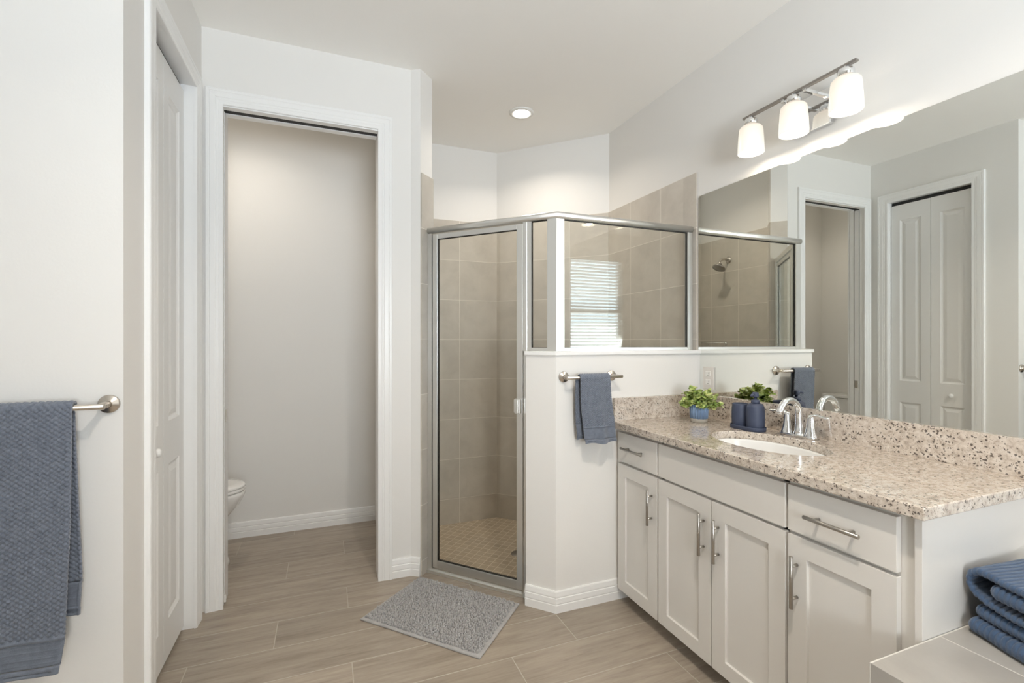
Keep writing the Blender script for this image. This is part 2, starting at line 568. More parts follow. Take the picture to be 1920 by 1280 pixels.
bm = bmesh.new()
box(bm, XFAR - .1, 2.0, YR - .12, 3.65, CZ, CZ + .1)
struct('ceiling', bm, 'ceil', 'plain off-white ceiling', 'ceiling')

def wall(name, boxes, label, mat='paint'):
    bm = bmesh.new()
    for b_ in boxes: box(bm, *b_)
    return struct(name, bm, mat, label, 'wall')

wall('wall_right', [(XR, XR + .12, YR - .12, 3.65, -.12, CZ)], 'off-white painted wall above the vanity behind the mirror')
wall('wall_back', [(XFAR - .1, XR, YB, YB + .12, -.12, CZ)], 'far wall of the toilet room and shower')
wall('wall_rear', [(XFAR - .1, WIN[0], YR - .12, YR, -.0, CZ), (WIN[1], XR, YR - .12, YR, -.0, CZ),
                   (WIN[0], WIN[1], YR - .12, YR, 0, WIN[2]), (WIN[0], WIN[1], YR - .12, YR, WIN[3], CZ)],
     'wall behind the camera with the window')
wall('wall_side', [(XFAR - .1, XFAR, YR - .12, 2.61, 0, CZ)], 'far left wall out of view')
wall('wall_front', [(XFAR, XL, YT, YT + .11, 0, CZ)], 'white wall that carries the long towel bar')
# closet wall, opening Y 1.925..2.483, top 2.425
CO = (1.925, 2.483, 2.425)
wall('wall_left', [(XL - .11, XL, YT + .11, CO[0], 0, CZ), (XL - .11, XL, CO[1], YW, 0, CZ),
                   (XL - .11, XL, CO[0], CO[1], CO[2], CZ)], 'short white wall around the closet doors')
# toilet room wall, opening X -.46..+.264, top 2.42, as two skins around the door pocket
WO = (-0.468, 0.264, 2.420)
bm = bmesh.new()
for y0, y1 in ((YW, YW + .036), (YW + .082, YW + .118)):
    box(bm, XFAR - .1, WO[0], y0, y1, 0, CZ)
    box(bm, WO[0], WO[1], y0, y1, WO[2], CZ)
box(bm, WO[0], WO[1], YW + .036, YW + .082, WO[2] + .05, CZ)
prism(bm, [(WO[1], YW), (0.432, YW), (0.478, 2.58), (0.558, 2.66), (0.442, 2.776), (0.335, 2.776), (0.335, YW + .118), (WO[1], YW + .118)], -0.11, CZ)
struct('wall_toilet_room', bm, 'paint', 'white wall with the pocket door opening to the toilet room', 'wall')
wall('wall_shower_side', [(0.325, 0.44, 2.735, YB, -.12, CZ)], 'wall between the toilet room and the shower')
wall('wall_toilet_side', [(-1.35, -1.23, YW + .118, YB, 0, CZ)], 'left wall of the toilet room behind the toilet tank')
bm = bmesh.new()
prism(bm, [(1.255, YB + .05), (1.255, YB), (XR, 2.885), (XR + .05, 2.885), (XR + .05, YB + .05)], -.12, CZ)
struct('wall_diagonal', bm, 'paint', 'diagonal wall across the back corner of the shower', 'wall')

# half wall
HW = [(1.0095, 1.997), (0.905, 2.112), (0.905 + N_.x * .125, 2.112 + N_.y * .125), (1.066, 2.122), (XR, 2.122), (XR, 1.997)]
bm = bmesh.new()
prism(bm, HW, -0.12, 1.214)
struct('wall_half', bm, 'paint', 'white half wall between the shower and the vanity', 'wall')
bm = bmesh.new()
o = 0.010
cap = [(1.0095 - .006, 1.997 - o), (0.905 - .011, 2.112 - .003), (0.905 + N_.x * .133, 2.112 + N_.y * .133), (1.066, 2.132), (XR, 2.132), (XR, 1.997 - o)]
prism(bm, cap, 1.214, 1.2335)
c_ = struct('trim_1', bm, 'trim', 'thin white cap on top of the half wall', 'trim')
bevel_mod(c_, .003, 2)

# shower tile on the walls (thin slabs with real thickness), UV in metres
TZ = 2.203
ZG = 1.900            # a horizontal joint
def tile_panel(bm, p0, p1, z0, z1, u0, inward, th=0.009):
    """vertical tiled slab from p0 to p1, u0 = u value at p0, inward = plan vector to room side"""
    uvl = bm.loops.layers.uv.active or bm.loops.layers.uv.new('UVMap')
    p0 = Vector(p0); p1 = Vector(p1); n = Vector(inward).normalized() * th
    L = (p1 - p0).length
    def F(pts, uvs):
        f = quad(bm, pts)
        for l, u in zip(f.loops, uvs): l[uvl].uv = u
    q0, q1 = p0 + n, p1 + n
    v0, v1 = z0 - ZG + 3.033 * 2, z1 - ZG + 3.033 * 2
    u1 = u0 + L
    F([(q0.x, q0.y, z0), (q1.x, q1.y, z0), (q1.x, q1.y, z1), (q0.x, q0.y, z1)], [(u0, v0), (u1, v0), (u1, v1), (u0, v1)])
    F([(q0.x, q0.y, z1), (q1.x, q1.y, z1), (p1.x, p1.y, z1), (p0.x, p0.y, z1)], [(u0, v1 - .004), (u1, v1 - .004), (u1, v1 - .013), (u0, v1 - .013)])
    F([(q0.x, q0.y, z0), (p0.x, p0.y, z0), (p0.x, p0.y, z1), (q0.x, q0.y, z1)], [(u0 + .005, v0), (u0 + .012, v0), (u0 + .012, v1), (u0 + .005, v1)])
    F([(q1.x, q1.y, z0), (p1.x, p1.y, z0), (p1.x, p1.y, z1), (q1.x, q1.y, z1)], [(u1 - .005, v0), (u1 - .012, v0), (u1 - .012, v1), (u1 - .005, v1)])
T = 0.3033
PZ = -0.112
dl = (Vector((XR, 2.885)) - Vector((1.255, YB))).length
def tiled(name, label, *panels):
    bm = bmesh.new()
    for p in panels: tile_panel(bm, *p)
    return struct(name, bm, 'tile', label, 'wall tile', weld=False, normals=True)
tiled('trim_2', 'beige square wall tile at the back of the shower', ((0.44, YB), (1.255, YB), PZ, TZ, 10 * T - (0.949 - 0.44), (0, -1)))
tiled('trim_3', 'beige square wall tile on the diagonal shower wall', ((1.255, YB), (XR, 2.885), PZ, TZ, 10 * T - dl / 2 + .15, (-1, -1)))
tiled('trim_4', 'beige square wall tile on the right shower wall', ((XR, 2.885), (XR, 2.122), PZ, TZ, 10 * T - (2.885 - 2.618), (-1, 0)),
      ((XR, 2.122), (XR, 2.022), 1.234, TZ, 10 * T - (2.122 - 2.309) , (-1, 0)))
tiled('trim_5', 'beige square wall tile on the left shower wall behind the shower head', ((0.44, YB), (0.44, 2.769), PZ, TZ, 10 * T - (YB - 3.370), (1, 0)))
tiled('trim_6', 'narrow column of beige tile beside the shower door',
      ((0.44, 2.777), (0.560, 2.662), PZ, TZ, 10 * T + .01, (1, 1)),
      ((0.560, 2.662), (0.4785, 2.580), PZ, TZ, 10 * T + .05, (1, -1)))
tiled('trim_7', 'beige tile on the shower side of the half wall', ((0.905 + N_.x * .125, 2.112 + N_.y * .125), (1.066, 2.122), PZ, 1.214, 10 * T, (1, 1)),
      ((1.066, 2.122), (XR, 2.122), PZ, 1.214, 10 * T, (0, 1)))

# sunken shower floor of small mosaic, laid diagonally
bm = bmesh.new()
uvl = bm.loops.layers.uv.new('UVMap')
pf = [(XR, 2.05), (1.0, 2.05), (0.40, 2.60), (0.40, YB + .02), (1.2, YB + .05), (XR, YB + .05)]
vs = [bm.verts.new((x, y, -0.108)) for x, y in pf]
f = bm.faces.new(vs)
for l in f.loops:
    x, y = l.vert.co.x, l.vert.co.y
    l[uvl].uv = ((x - y) * .7071 + 5, (x + y) * .7071 + 5)
ret = bmesh.ops.extrude_face_region(bm, geom=[f])
bmesh.ops.translate(bm, verts=[e for e in ret['geom'] if isinstance(e, bmesh.types.BMVert)], vec=(0, 0, -0.02))
struct('floor_shower', bm, 'mosaic', 'small square mosaic tile on the sunken shower floor', 'floor')

# shower threshold curb under the door
bm = bmesh.new()
p = [A_ + D_ * (-.03) - N_ * .025, A_ + D_ * .62 - N_ * .025, A_ + D_ * .62 + N_ * .05, A_ + D_ * (-.03) + N_ * .05]
prism(bm, [tuple(q) for q in p], -0.12, 0.004)
struct('trim_8', bm, 'alu', 'metal threshold strip under the shower door', 'trim')

# baseboards
BP = [(0, 0), (.0135, 0), (.0135, .036), (.0118, .0385), (.0118, .0415), (.0135, .044), (.012, .066), (.0098, .0685), (.0098, .0715), (.011, .074), (.0085, .096), (.006, .101), (0, .101)]
def base(name, path, side, label):
    bm = bmesh.new()
    sweep_plan(bm, path, BP, side)
    return struct(name, bm, 'trim', label, 'baseboard')
base('baseboard_half_wall', [(0.905, 2.112), (1.0095, 1.997), (1.41, 1.997)], -1, 'stepped white baseboard wrapping the foot of the half wall')
base('baseboard_toilet_room', [(-1.23, YB), (0.325, YB)], -1, 'stepped white baseboard at the back of the toilet room')
base('baseboard_toilet_side', [(-1.23, YW + .118), (-1.23, YB)], -1, 'white baseboard behind the toilet')
base('baseboard_door_wall', [(0.322, YW), (0.432, YW), (0.478, 2.58)], -1, 'short stepped white baseboard between the toilet room door and the shower')
base('baseboard_front', [(XFAR, YT), (XL, YT)], -1, 'white baseboard under the long towel bar')
base('baseboard_left', [(XL, YT), (XL, 1.85)], -1, 'short white baseboard beside the closet door')
base('baseboard_rear', [(1.1, YR), (XFAR, YR)], -1, 'white baseboard on the wall behind the camera')

# casings: profile (distance outward from opening edge, projection from wall)
CP = [(-.004, 0), (-.004, .0105), (-.001, .0125), (.012, .0125), (.0145, .0115), (.0175, .0130), (.024, .0137), (.027, .0128), (.030, .0147), (.050, .0160), (.053, .0150), (.056, .0168), (.066, .0170), (.070, .0140), (.070, 0)]
def casing(bm, a0, a1, top, mapf, prof=CP):
    path = [lambda a, b_: mapf(a0 - a, 0, b_), lambda a, b_: mapf(a0 - a, top + a, b_),
            lambda a, b_: mapf(a1 + a, top + a, b_), lambda a, b_: mapf(a1 + a, 0, b_)]
    rows = [[bm.verts.new(fn(a, b_)) for a, b_ in prof] for fn in path]
    for A, B in zip(rows, rows[1:]):
        for j in range(len(prof) - 1):
            bm.faces.new([A[j], B[j], B[j + 1], A[j + 1]])
bm = bmesh.new()
casing(bm, WO[0] + .004, WO[1] - .004, WO[2] - .004, lambda a, z, b_: (a, YW - b_, z))
struct('trim_9', bm, 'trim', 'moulded white casing around the toilet room doorway', 'door casing')
bm = bmesh.new()
casing(bm, CO[0] + .004, CO[1] - .004, CO[2] - .004, lambda a, z, b_: (XL + b_, a, z))
struct('trim_10', bm, 'trim', 'moulded white casing around the closet doors', 'door casing')
# jamb linings
bm = bmesh.new()
box(bm, XL - .11, XL + .002, CO[0], CO[0] + .004, 0, CO[2]); box(bm, XL - .11, XL + .002, CO[1] - .004, CO[1], 0, CO[2])
box(bm, XL - .11, XL + .002, CO[0], CO[1], CO[2] - .004, CO[2])
struct('trim_11', bm, 'trim', 'white jamb lining inside the closet opening', 'door jamb')
bm = bmesh.new()
for y0, y1 in ((YW - .002, YW + .036), (YW + .082, YW + .120)):
    box(bm, WO[0] - .006, WO[0] + .004, y0, y1, 0, WO[2]); box(bm, WO[0], WO[1], y0, y1, WO[2] - .014, WO[2])
box(bm, WO[1] - .006, WO[1], YW - .002, YW + .120, 0, WO[2])
struct('trim_12', bm, 'trim', 'white split jamb around the toilet room pocket', 'door jamb')
bm = bmesh.new()
casing(bm, WO[0] + .004, WO[1] - .004, WO[2] - .004, lambda a, z, b_: (a, YW + .118 + b_, z), prof=[(0, 0), (0, .014), (.05, .014), (.05, 0)])
struct('trim_13', bm, 'trim', 'casing on the toilet room side of the doorway', 'door casing')

# ------------------------------------------------------------------ panelled slab: front face in (u,v), depth d
def panel_slab(bm, W0, W1, Z0, Z1, th, holes, mapf, rings):
    """holes: rects (u0,u1,v0,v1); rings: [(inset, depth)]; mapf(u, v, d) with d measured back from the face"""
    us = sorted({W0, W1} | {h[0] for h in holes} | {h[1] for h in holes})
    vs_ = sorted({Z0, Z1} | {h[2] for h in holes} | {h[3] for h in holes})
    def inh(u, v):
        return any(h[0] < u < h[1] and h[2] < v < h[3] for h in holes)
    for i in range(len(us) - 1):
        for j in range(len(vs_) - 1):
            if not inh((us[i] + us[i + 1]) / 2, (vs_[j] + vs_[j + 1]) / 2):
                quad(bm, [mapf(us[i], vs_[j], 0), mapf(us[i + 1], vs_[j], 0), mapf(us[i + 1], vs_[j + 1], 0), mapf(us[i], vs_[j + 1], 0)])
    for h in holes:
        loops = []
        for ins, dep in rings:
            loops.append([mapf(h[0] + ins, h[2] + ins, dep), mapf(h[1] - ins, h[2] + ins, dep), mapf(h[1] - ins, h[3] - ins, dep), mapf(h[0] + ins, h[3] - ins, dep)])
        for A, B in zip(loops, loops[1:]):
            for k in range(4):
                quad(bm, [A[k], A[(k + 1) % 4], B[(k + 1) % 4], B[k]])
        quad(bm, loops[-1])
    c = [(W0, Z0), (W1, Z0), (W1, Z1), (W0, Z1)]
    for k in range(4):
        a, b_ = c[k], c[(k + 1) % 4]
        quad(bm, [mapf(*a, 0), mapf(*b_, 0), mapf(*b_, th), mapf(*a, th)])
    quad(bm, [mapf(*q, th) for q in c])

# closet bifold door
dr = bpy.data.objects.new('door_1', None); COL.objects.link(dr)
dr.location = (XL - .04, (CO[0] + CO[1]) / 2, 0)
dr['kind'] = 'structure'; dr['label'] = 'white bifold closet door of two narrow raised-panel leaves'; dr['category'] = 'door'
DX = XL - .040
RP = [(0, 0), (.004, .004), (.012, .009), (.018, .009), (.040, .0025)]
for (y0, y1) in ((1.933, 2.2005), (2.2035, 2.475)):
    bm = bmesh.new()
    yc = (y0 + y1) / 2
    hw = .074
    panel_slab(bm, y0, y1, 0.020, 2.392, .034, [(yc - hw, yc + hw, .170, .790), (yc - hw, yc + hw, .962, 2.268)],
               lambda u, v, d: (DX - d, u, v), RP)
    lf = obj('door_leaf', bm, 'door', dr)
    if y0 < 2:
        bm = bmesh.new()
        lathe(bm, [(0, .030), (.010, .0295), (.0155, .025), (.0165, .019), (.013, .012), (.008, .007), (.009, .001), (.009, 0)], (DX, yc, .874), 20, 'X')
        obj('door_knob', bm, 'trim', lf)
bm = bmesh.new()
box(bm, DX - .034, DX - .012, CO[0] + .006, CO[1] - .006, 2.397, 2.419)
obj('track_shade', bm, 'dark', dr)  # near-black track box stands in for the shade above the leaves

# pocket door, slid almost fully into the wall on the left
dr = bpy.data.objects.new('door_2', None); COL.objects.link(dr)
dr.location = (-0.85, YW + .062, 0)
dr['kind'] = 'structure'; dr['label'] = 'white pocket door slid back into the wall of the toilet room'; dr['category'] = 'door'
bm = bmesh.new()
box(bm, -1.19, WO[0] + .006, YW + .0415, YW + .0765, .012, 2.40)
dl_ = obj('door_panel', bm, 'door', dr)
bm = bmesh.new()
box(bm, WO[0] + .0055, WO[0] + .0075, YW + .050, YW + .074, .885, .945)
lt = obj('edge_pull', bm, 'nickel', dl_)
bm = bmesh.new()
box(bm, WO[0] + .0, WO[1] - .006, YW + .037, YW + .081, WO[2] - .009, WO[2] + .036)
obj('track_shade', bm, 'dark', dr)  # near-black colour imitates the shade inside the head slot of the track
bm = bmesh.new()
box(bm, WO[0] - .004, WO[0] + .012, YW + .034, YW + .043, .012, .045)
obj('floor_guide', bm, 'plastic', dr)

# ------------------------------------------------------------------ window with blind in the rear wall
x0, x1, z0, z1 = WIN
wn = bpy.data.objects.new('window_1', None); COL.objects.link(wn)
wn.location = ((x0 + x1) / 2, YR - .06, z0)
wn['kind'] = 'structure'; wn['label'] = 'white framed window in the wall behind the camera'; wn['category'] = 'window'
bm = bmesh.new()
for b_ in ((x0, x0 + .045, z0, z1), (x1 - .045, x1, z0, z1), (x0, x1, z0, z0 + .045), (x0, x1, z1 - .045, z1), (x0, x1, (z0 + z1) / 2 - .02, (z0 + z1) / 2 + .02)):
    box(bm, b_[0], b_[1], YR - .10, YR - .05, b_[2], b_[3])
obj('window_frame', bm, 'vinyl', wn)
bm = bmesh.new()
box(bm, x0 + .04, x1 - .04, YR - .078, YR - .074, z0 + .04, z1 - .04)
obj('glass_pane', bm, 'winglass', wn)
bm = bmesh.new()
box(bm, x0 - .02, x1 + .02, YR - .05, YR + .02, z0 - .02, z0)
obj('sill', bm, 'trim', wn)
bl = thing('window_blind', 'white horizontal slat blind hanging in the window', 'blind', ((x0 + x1) / 2, YR - .022, z1))
bm = bmesh.new()
box(bm, x0 + .006, x1 - .006, YR - .045, YR - .001, z1 - .045, z1 - .001)
obj('head_rail', bm, 'plastic', bl)
nsl = int((z1 - z0 - .07) / .0435)
proto = None
for k in range(nsl):
    zc = z1 - .066 - k * .0435
    if proto is None:
        bm = bmesh.new()
        a = radians(-22)
        dy, dz = .024 * cos(a), .024 * sin(a)
        for s in (0, 1):
            pass
        v = [(x0 + .008, YR - .022 - dy, zc + dz), (x1 - .008, YR - .022 - dy, zc + dz), (x1 - .008, YR - .022 + dy, zc - dz), (x0 + .008, YR - .022 + dy, zc - dz)]
        quad(bm, v); quad(bm, [(p[0], p[1], p[2] - .003) for p in v])
        for i in range(4):
            a0, a1 = v[i], v[(i + 1) % 4]
            quad(bm, [a0, a1, (a1[0], a1[1], a1[2] - .003), (a0[0], a0[1], a0[2] - .003)])
        proto = obj('slat', bm, 'plastic', bl)
    else:
        c = proto.copy(); COL.objects.link(c); c.parent = bl
        c.location = (0, 0, -k * .0435)

# ------------------------------------------------------------------ ceiling downlights
def downlight(x, y, label, power, group='recessed ceiling lights'):
    t = thing('ceiling_light', label, 'light', (x, y, CZ - .012), 0, group)
    bm = bmesh.new()
    lathe(bm, [(.056, CZ - .004), (.057, CZ - .010), (.066, CZ - .011), (.079, CZ - .006), (.081, CZ - .0005), (.056, CZ - .0005)], (x, y, 0), 40)
    obj('trim_ring', bm, 'plastic', t)
    bm = bmesh.new()
    lathe(bm, [(0, CZ - .010), (.050, CZ - .0085), (.057, CZ - .004), (.057, CZ - .001), (0, CZ - .001)], (x, y, 0), 40)
    obj('lens', bm, 'lens', t)
    l = area_light('downlight_lamp', (x, y, CZ - .016), (0, 0, 0), .10, .10, power, (1.0, 0.90, 0.78), 'DISK', radians(140))
    return t
downlight(1.182, 2.831, 'round recessed light in the ceiling over the shower', 4.2)
downlight(0.55, 0.35, 'round recessed light added in the ceiling out of view to fill the room', 16)  # unseen fitting, added as fill light for the main room
downlight(-0.50, 2.98, 'round recessed light in the ceiling of the toilet room', 2.2)

# ------------------------------------------------------------------ vanity light
def vanity_light():
    LX, LY = 1.765, 1.360
    t = thing('vanity_light', 'chrome three-shade vanity light glowing above the mirror', 'light', (XR, LY, 2.13))
    bm = bmesh.new()
    b2 = bmesh.new()
    box(b2, XR - .022, XR, LY - .100, LY + .100, 2.152, 2.296)
    bmesh.ops.bevel(b2, geom=[e for e in b2.edges if abs(e.verts[0].co.x - e.verts[1].co.x) > .01], offset=.018, segments=5, affect='EDGES')
    merge(bm, b2)
    bp = obj('backplate', bm, 'chrome', t); bevel_mod(bp, .004, 2)
    bm = bmesh.new()
    box(bm, LX - .009, LX + .009, 1.114, 1.606, 2.283, 2.292, bev=.0015)
    obj('bar', bm, 'barmetal', t)
    for s in (-.048, .048):
        bm = bmesh.new()
        box(bm, LX - .004, XR - .02, LY + s - .007, LY + s + .007, 2.270, 2.2825, bev=.0015)
        box(bm, LX - .007, LX + .007, LY + s - .007, LY + s + .007, 2.2815, 2.2835)
        obj('arm', bm, 'chrome', t)
    proto = None
    for i, y in enumerate((LY + .207, LY, LY - .207)):
        # socket cup
        bm = bmesh.new()
        lathe(bm, [(0, 2.283), (.010, 2.283), (.010, 2.274), (.026, 2.272), (.028, 2.262), (.028, 2.244), (.0, 2.244)], (LX, y, 0), 28)
        sk = obj('socket_cup', bm, 'chrome', t)
        # shade: slightly flared opal glass, open below
        bm = bmesh.new()
        z0 = 2.121
        pr = [(.0545, 0), (.0545, .004), (.0525, .05), (.0495, .095), (.0470, .110), (.0400, .1175), (.028, .1195), (.026, .1195)]
        inn = [(r - .003 if r > .03 else r, min(z, .1165)) for r, z in pr]
        lathe(bm, [(r, z0 + z) for r, z in pr] + [(r, z0 + z) for r, z in inn[::-1]] + [(pr[0][0], z0)], (LX, y, 0), 44)
        if True:
            bmesh.ops.translate(bm, verts=bm.verts, vec=-Vector((LX, y, z0)))
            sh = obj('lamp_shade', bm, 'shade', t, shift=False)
            sh.location = Vector((LX, y, z0)) - t.location
        bm = bmesh.new()
        lathe(bm, [(0, 2.168), (.016, 2.170), (.025, 2.178), (.026, 2.188), (.022, 2.200), (.016, 2.212), (.013, 2.240), (0, 2.240)], (LX, y, 0), 24)
        obj('bulb', bm, 'bulb', t)
        d = bpy.data.lights.new('vanity_lamp', 'POINT'); d.energy = 1.9; d.color = WARM; d.shadow_soft_size = .033
        lo = bpy.data.objects.new('vanity_lamp', d); lo.location = (LX, y, 2.152); COL.objects.link(lo)
    return t
vanity_light()

# ------------------------------------------------------------------ mirror and outlet
bm = bmesh.new()
b2 = bmesh.new()
box(b2, XR - .006, XR - .0005, .676, 2.008, 1.0, 2.066)
bmesh.ops.bevel(b2, geom=[e for e in b2.edges if abs(e.verts[0].co.x - e.verts[1].co.x) > .004], offset=.008, segments=4, affect='EDGES')
merge(bm, b2)
mr = tag(obj('wall_mirror', bm, 'mirror', origin=(XR, 1.342, 1.0)), 'large frameless mirror on the wall above the vanity', 'mirror')
ot = thing('electrical_outlet', 'white duplex outlet plate set in the mirror behind the potted plant', 'outlet', (XR - .006, 1.930, 1.088))
bm = bmesh.new()
box(bm, XR - .014, XR - .006, 1.893, 1.967, 1.030, 1.146, bev=.002)
obj('cover_plate', bm, 'almond', ot)
for zc in (1.066, 1.110):
    bm = bmesh.new()
    box(bm, XR - .0158, XR - .012, 1.913, 1.947, zc - .014, zc + .014, bev=.0015)
    rc = obj('receptacle', bm, 'plastic', ot)
    bm = bmesh.new()
    for dy in (-.0065, .0065): box(bm, XR - .0162, XR - .0150, 1.930 + dy - .001, 1.930 + dy + .001, zc, zc + .008)
    box(bm, XR - .0162, XR - .0150, 1.928, 1.932, zc - .009, zc - .005)
    obj('slots', bm, 'dark', rc)

# ------------------------------------------------------------------ vanity
CT = 0.888           # counter top height
XF = 1.335           # cabinet front face (doors)
CB = 1.355           # cabinet box front
SKC = (1.600, 1.345); SKA, SKB = 0.155, 0.232   # sink centre, half size in X and Y

def counter():
    bm = bmesh.new()
    X0, X1, Y0, Y1 = 1.308, XR - .001, .675, 1.9965
    n = 72
    hole = [(SKC[0] + SKA * cos(2 * pi * k / n), SKC[1] + SKB * sin(2 * pi * k / n)) for k in range(n)]
    outer = []
    for k in range(n):
        a = 2 * pi * k / n
        dx, dy = cos(a) * SKA, sin(a) * SKB
        ts = []
        if dx > 1e-9: ts.append((X1 - SKC[0]) / dx)
        if dx < -1e-9: ts.append((X0 - SKC[0]) / dx)
        if dy > 1e-9: ts.append((Y1 - SKC[1]) / dy)
        if dy < -1e-9: ts.append((Y0 - SKC[1]) / dy)
        t = min(ts)
        outer.append((SKC[0] + dx * t, SKC[1] + dy * t))
    for zz in (CT, CT - .032):
        h = [bm.verts.new((*q, zz)) for q in hole]
        o_ = [bm.verts.new((*q, zz)) for q in outer]
        for k in range(n):
            k2 = (k + 1) % n
            bm.faces.new([h[k], h[k2], o_[k2], o_[k]])
            # fill corners
            a, b_ = outer[k], outer[k2]
            if abs(a[0] - b_[0]) > 1e-6 and abs(a[1] - b_[1]) > 1e-6:
                cx = X1 if max(a[0], b_[0]) > X1 - 1e-6 else X0
                cy = Y1 if max(a[1], b_[1]) > Y1 - 1e-6 else Y0
                cv = bm.verts.new((cx, cy, zz))
                bm.faces.new([o_[k], o_[k2], cv])
        if zz == CT: H1 = h
        else:
            for k in range(n):
                bm.faces.new([H1[k], H1[(k + 1) % n], h[(k + 1) % n], h[k]])
    bmesh.ops.remove_doubles(bm, verts=bm.verts, dist=1e-6)
    # outer skirt
    top = {}
    ed = [e for e in bm.edges if len(e.link_faces) == 1 and e.verts[0].co.z > CT - .001]
    for e in ed:
        a, b_ = e.verts
        quad(bm, [a.co, b_.co, (b_.co.x, b_.co.y, CT - .032), (a.co.x, a.co.y, CT - .032)])
    o = obj('countertop', bm, 'granite', origin=(1.6, 1.34, CT - .032))
    bevel_mod(o, .0035, 3)
    return tag(o, 'polished beige granite countertop with dark specks on the white vanity', 'countertop')
counter()
bm = bmesh.new(); box(bm, XR - .021, XR - .001, .675, 1.9965, CT, 1.0, bev=.0015)
tag(obj('backsplash', bm, 'granite', origin=(XR - .01, 1.33, CT)), 'long speckled granite backsplash running under the mirror', 'backsplash')
bm = bmesh.new(); box(bm, 1.322, XR - .021, 1.976, 1.9965, CT, 1.0, bev=.0015)
tag(obj('side_splash', bm, 'granite', origin=(1.6, 1.986, CT)), 'short speckled granite splash against the half wall behind the plant', 'backsplash')

# sink bowl
bm = bmesh.new()
prof = [(1.06, -.032), (1.0, -.032), (.985, -.040), (.95, -.075), (.86, -.115), (.66, -.140), (.36, -.150), (.13, -.1535), (.13, -.160), (.38, -.157), (.70, -.148), (.92, -.120), (1.02, -.075), (1.06, -.040), (1.06, -.032)]
seg = 56
rings = []
for r, z in prof:
    rings.append([bm.verts.new((SKC[0] + SKA * r * cos(2 * pi * k / seg), SKC[1] + SKB * r * sin(2 * pi * k / seg), CT + z)) for k in range(seg)])
for A, B in zip(rings, rings[1:]):
    for k in range(seg):
        f = bm.faces.new([A[k], A[(k + 1) % seg], B[(k + 1) % seg], B[k]]); f.smooth = True
sk = thing('sink', 'oval white undermount sink in the granite counter', 'sink', (SKC[0], SKC[1], CT - .16))
obj('basin', bm, 'sinkc', sk)
bm = bmesh.new()
lathe(bm, [(0, CT - .149), (.012, CT - .1485), (.021, CT - .150), (.022, CT - .162), (0, CT - .162)], (SKC[0], SKC[1], 0), 24)
obj('drain', bm, 'chrome', sk)

# faucet
FX, FY = 1.818, 1.378
fa = thing('faucet', 'chrome high-arc faucet with two lever handles behind the sink', 'faucet', (FX, FY, CT))
bm = bmesh.new()
b2 = bmesh.new()
pl = []
for s, cy in ((1, FY + .055), (-1, FY - .055)):
    for k in range(13):
        a = -pi / 2 + pi * k / 12
        pl.append((FX - .027 * sin(a) * s * -1 if False else FX + .027 * cos(a + (pi / 2 if s > 0 else -pi / 2) + 0) , cy + .027 * sin(a + (pi / 2 if s > 0 else -pi / 2))))
prism(bm, pl, CT, CT + .010)
obp = obj('base_plate', bm, 'chrome', fa); bevel_mod(obp, .004, 3)
for s in (1, -1):
    cy = FY + .0525 * s
    bm = bmesh.new()
    lathe(bm, [(.026, CT + .008), (.0255, CT + .014), (.021, CT + .024), (.0165, CT + .045), (.0135, CT + .068), (.0120, CT + .082), (.0105, CT + .090), (.006, CT + .095), (0, CT + .0955)], (FX, cy, 0), 24)
    hb = obj('handle_body', bm, 'chrome', fa)
    bm = bmesh.new()
    pts = [(FX, cy, CT + .084), (FX, cy + s * .010, CT + .094), (FX - .002, cy + s * .022, CT + .0985), (FX - .004, cy + s * .040, CT + .0965), (FX - .006, cy + s * .058, CT + .093), (FX - .007, cy + s * .074, CT + .0925), (FX - .008, cy + s * .082, CT + .093)]
    tube(bm, pts, [.0095, .0085, .007, .0062, .0075, .0085, .003], 14, flat=(.55, 1.25))
    obj('lever', bm, 'chrome', hb)
bm = bmesh.new()
pts = [(FX + .002, FY, CT + .008), (FX + .003, FY, CT + .025), (FX + .003, FY, CT + .055), (FX + .001, FY, CT + .090)]
rr = [.0235, .0175, .0145, .0135]
for i in range(1, 13):
    a = radians(i * 150 / 12)
    pts.append((FX + .001 - .055 + .055 * cos(a), FY, CT + .095 + .056 * sin(a)))
    rr.append(.0132 - .0006 * i / 12)
pts.append((pts[-1][0] - .008, FY, pts[-1][2] - .013)); rr.append(.0125)
pts.append((pts[-1][0] - .007, FY, pts[-1][2] - .013)); rr.append(.0128)
tube(bm, pts, rr, 20)
sp = obj('spout', bm, 'chrome', fa)

# cabinets ------------------------------------------------------------------
def bar_pull(p0, p1, parent, name='handle', stand=.026):
    """tubular pull between p0 and p1 standing off the -X facing front"""
    p0, p1 = Vector(p0), Vector(p1)
    d = (p1 - p0)
    bm = bmesh.new()
    tube(bm, [p0, p0 + d * .003, p0 + d * .997, p1], [.0052, .006, .006, .0052], 16)
    for t in (.19, .81):
        q = p0 + d * t
        tube(bm, [q, q + Vector((stand, 0, 0))], .0046, 12)
    return obj(name, bm, 'pull', parent)

SHK = [(0, 0), (.0012, .0085), (.002, .0088)]
def cab_front(name, y0, y1, z0, z1, parent, holes=()):
    bm = bmesh.new()
    panel_slab(bm, y0, y1, z0, z1, .019, list(holes), lambda u, v, d: (XF + d, u, v), SHK)
    o = obj(name, bm, 'cab', parent)
    bevel_mod(o, .0012, 2)
    return o
def cab_body(y0, y1, parent, top=CT - .032):
    bm = bmesh.new()
    box(bm, CB, XR - .002, y0, y1, .062, top)
    box(bm, CB + .075, XR - .002, y0, y1, 0, .064)
    o = obj('body', bm, 'cab', parent)
    return o

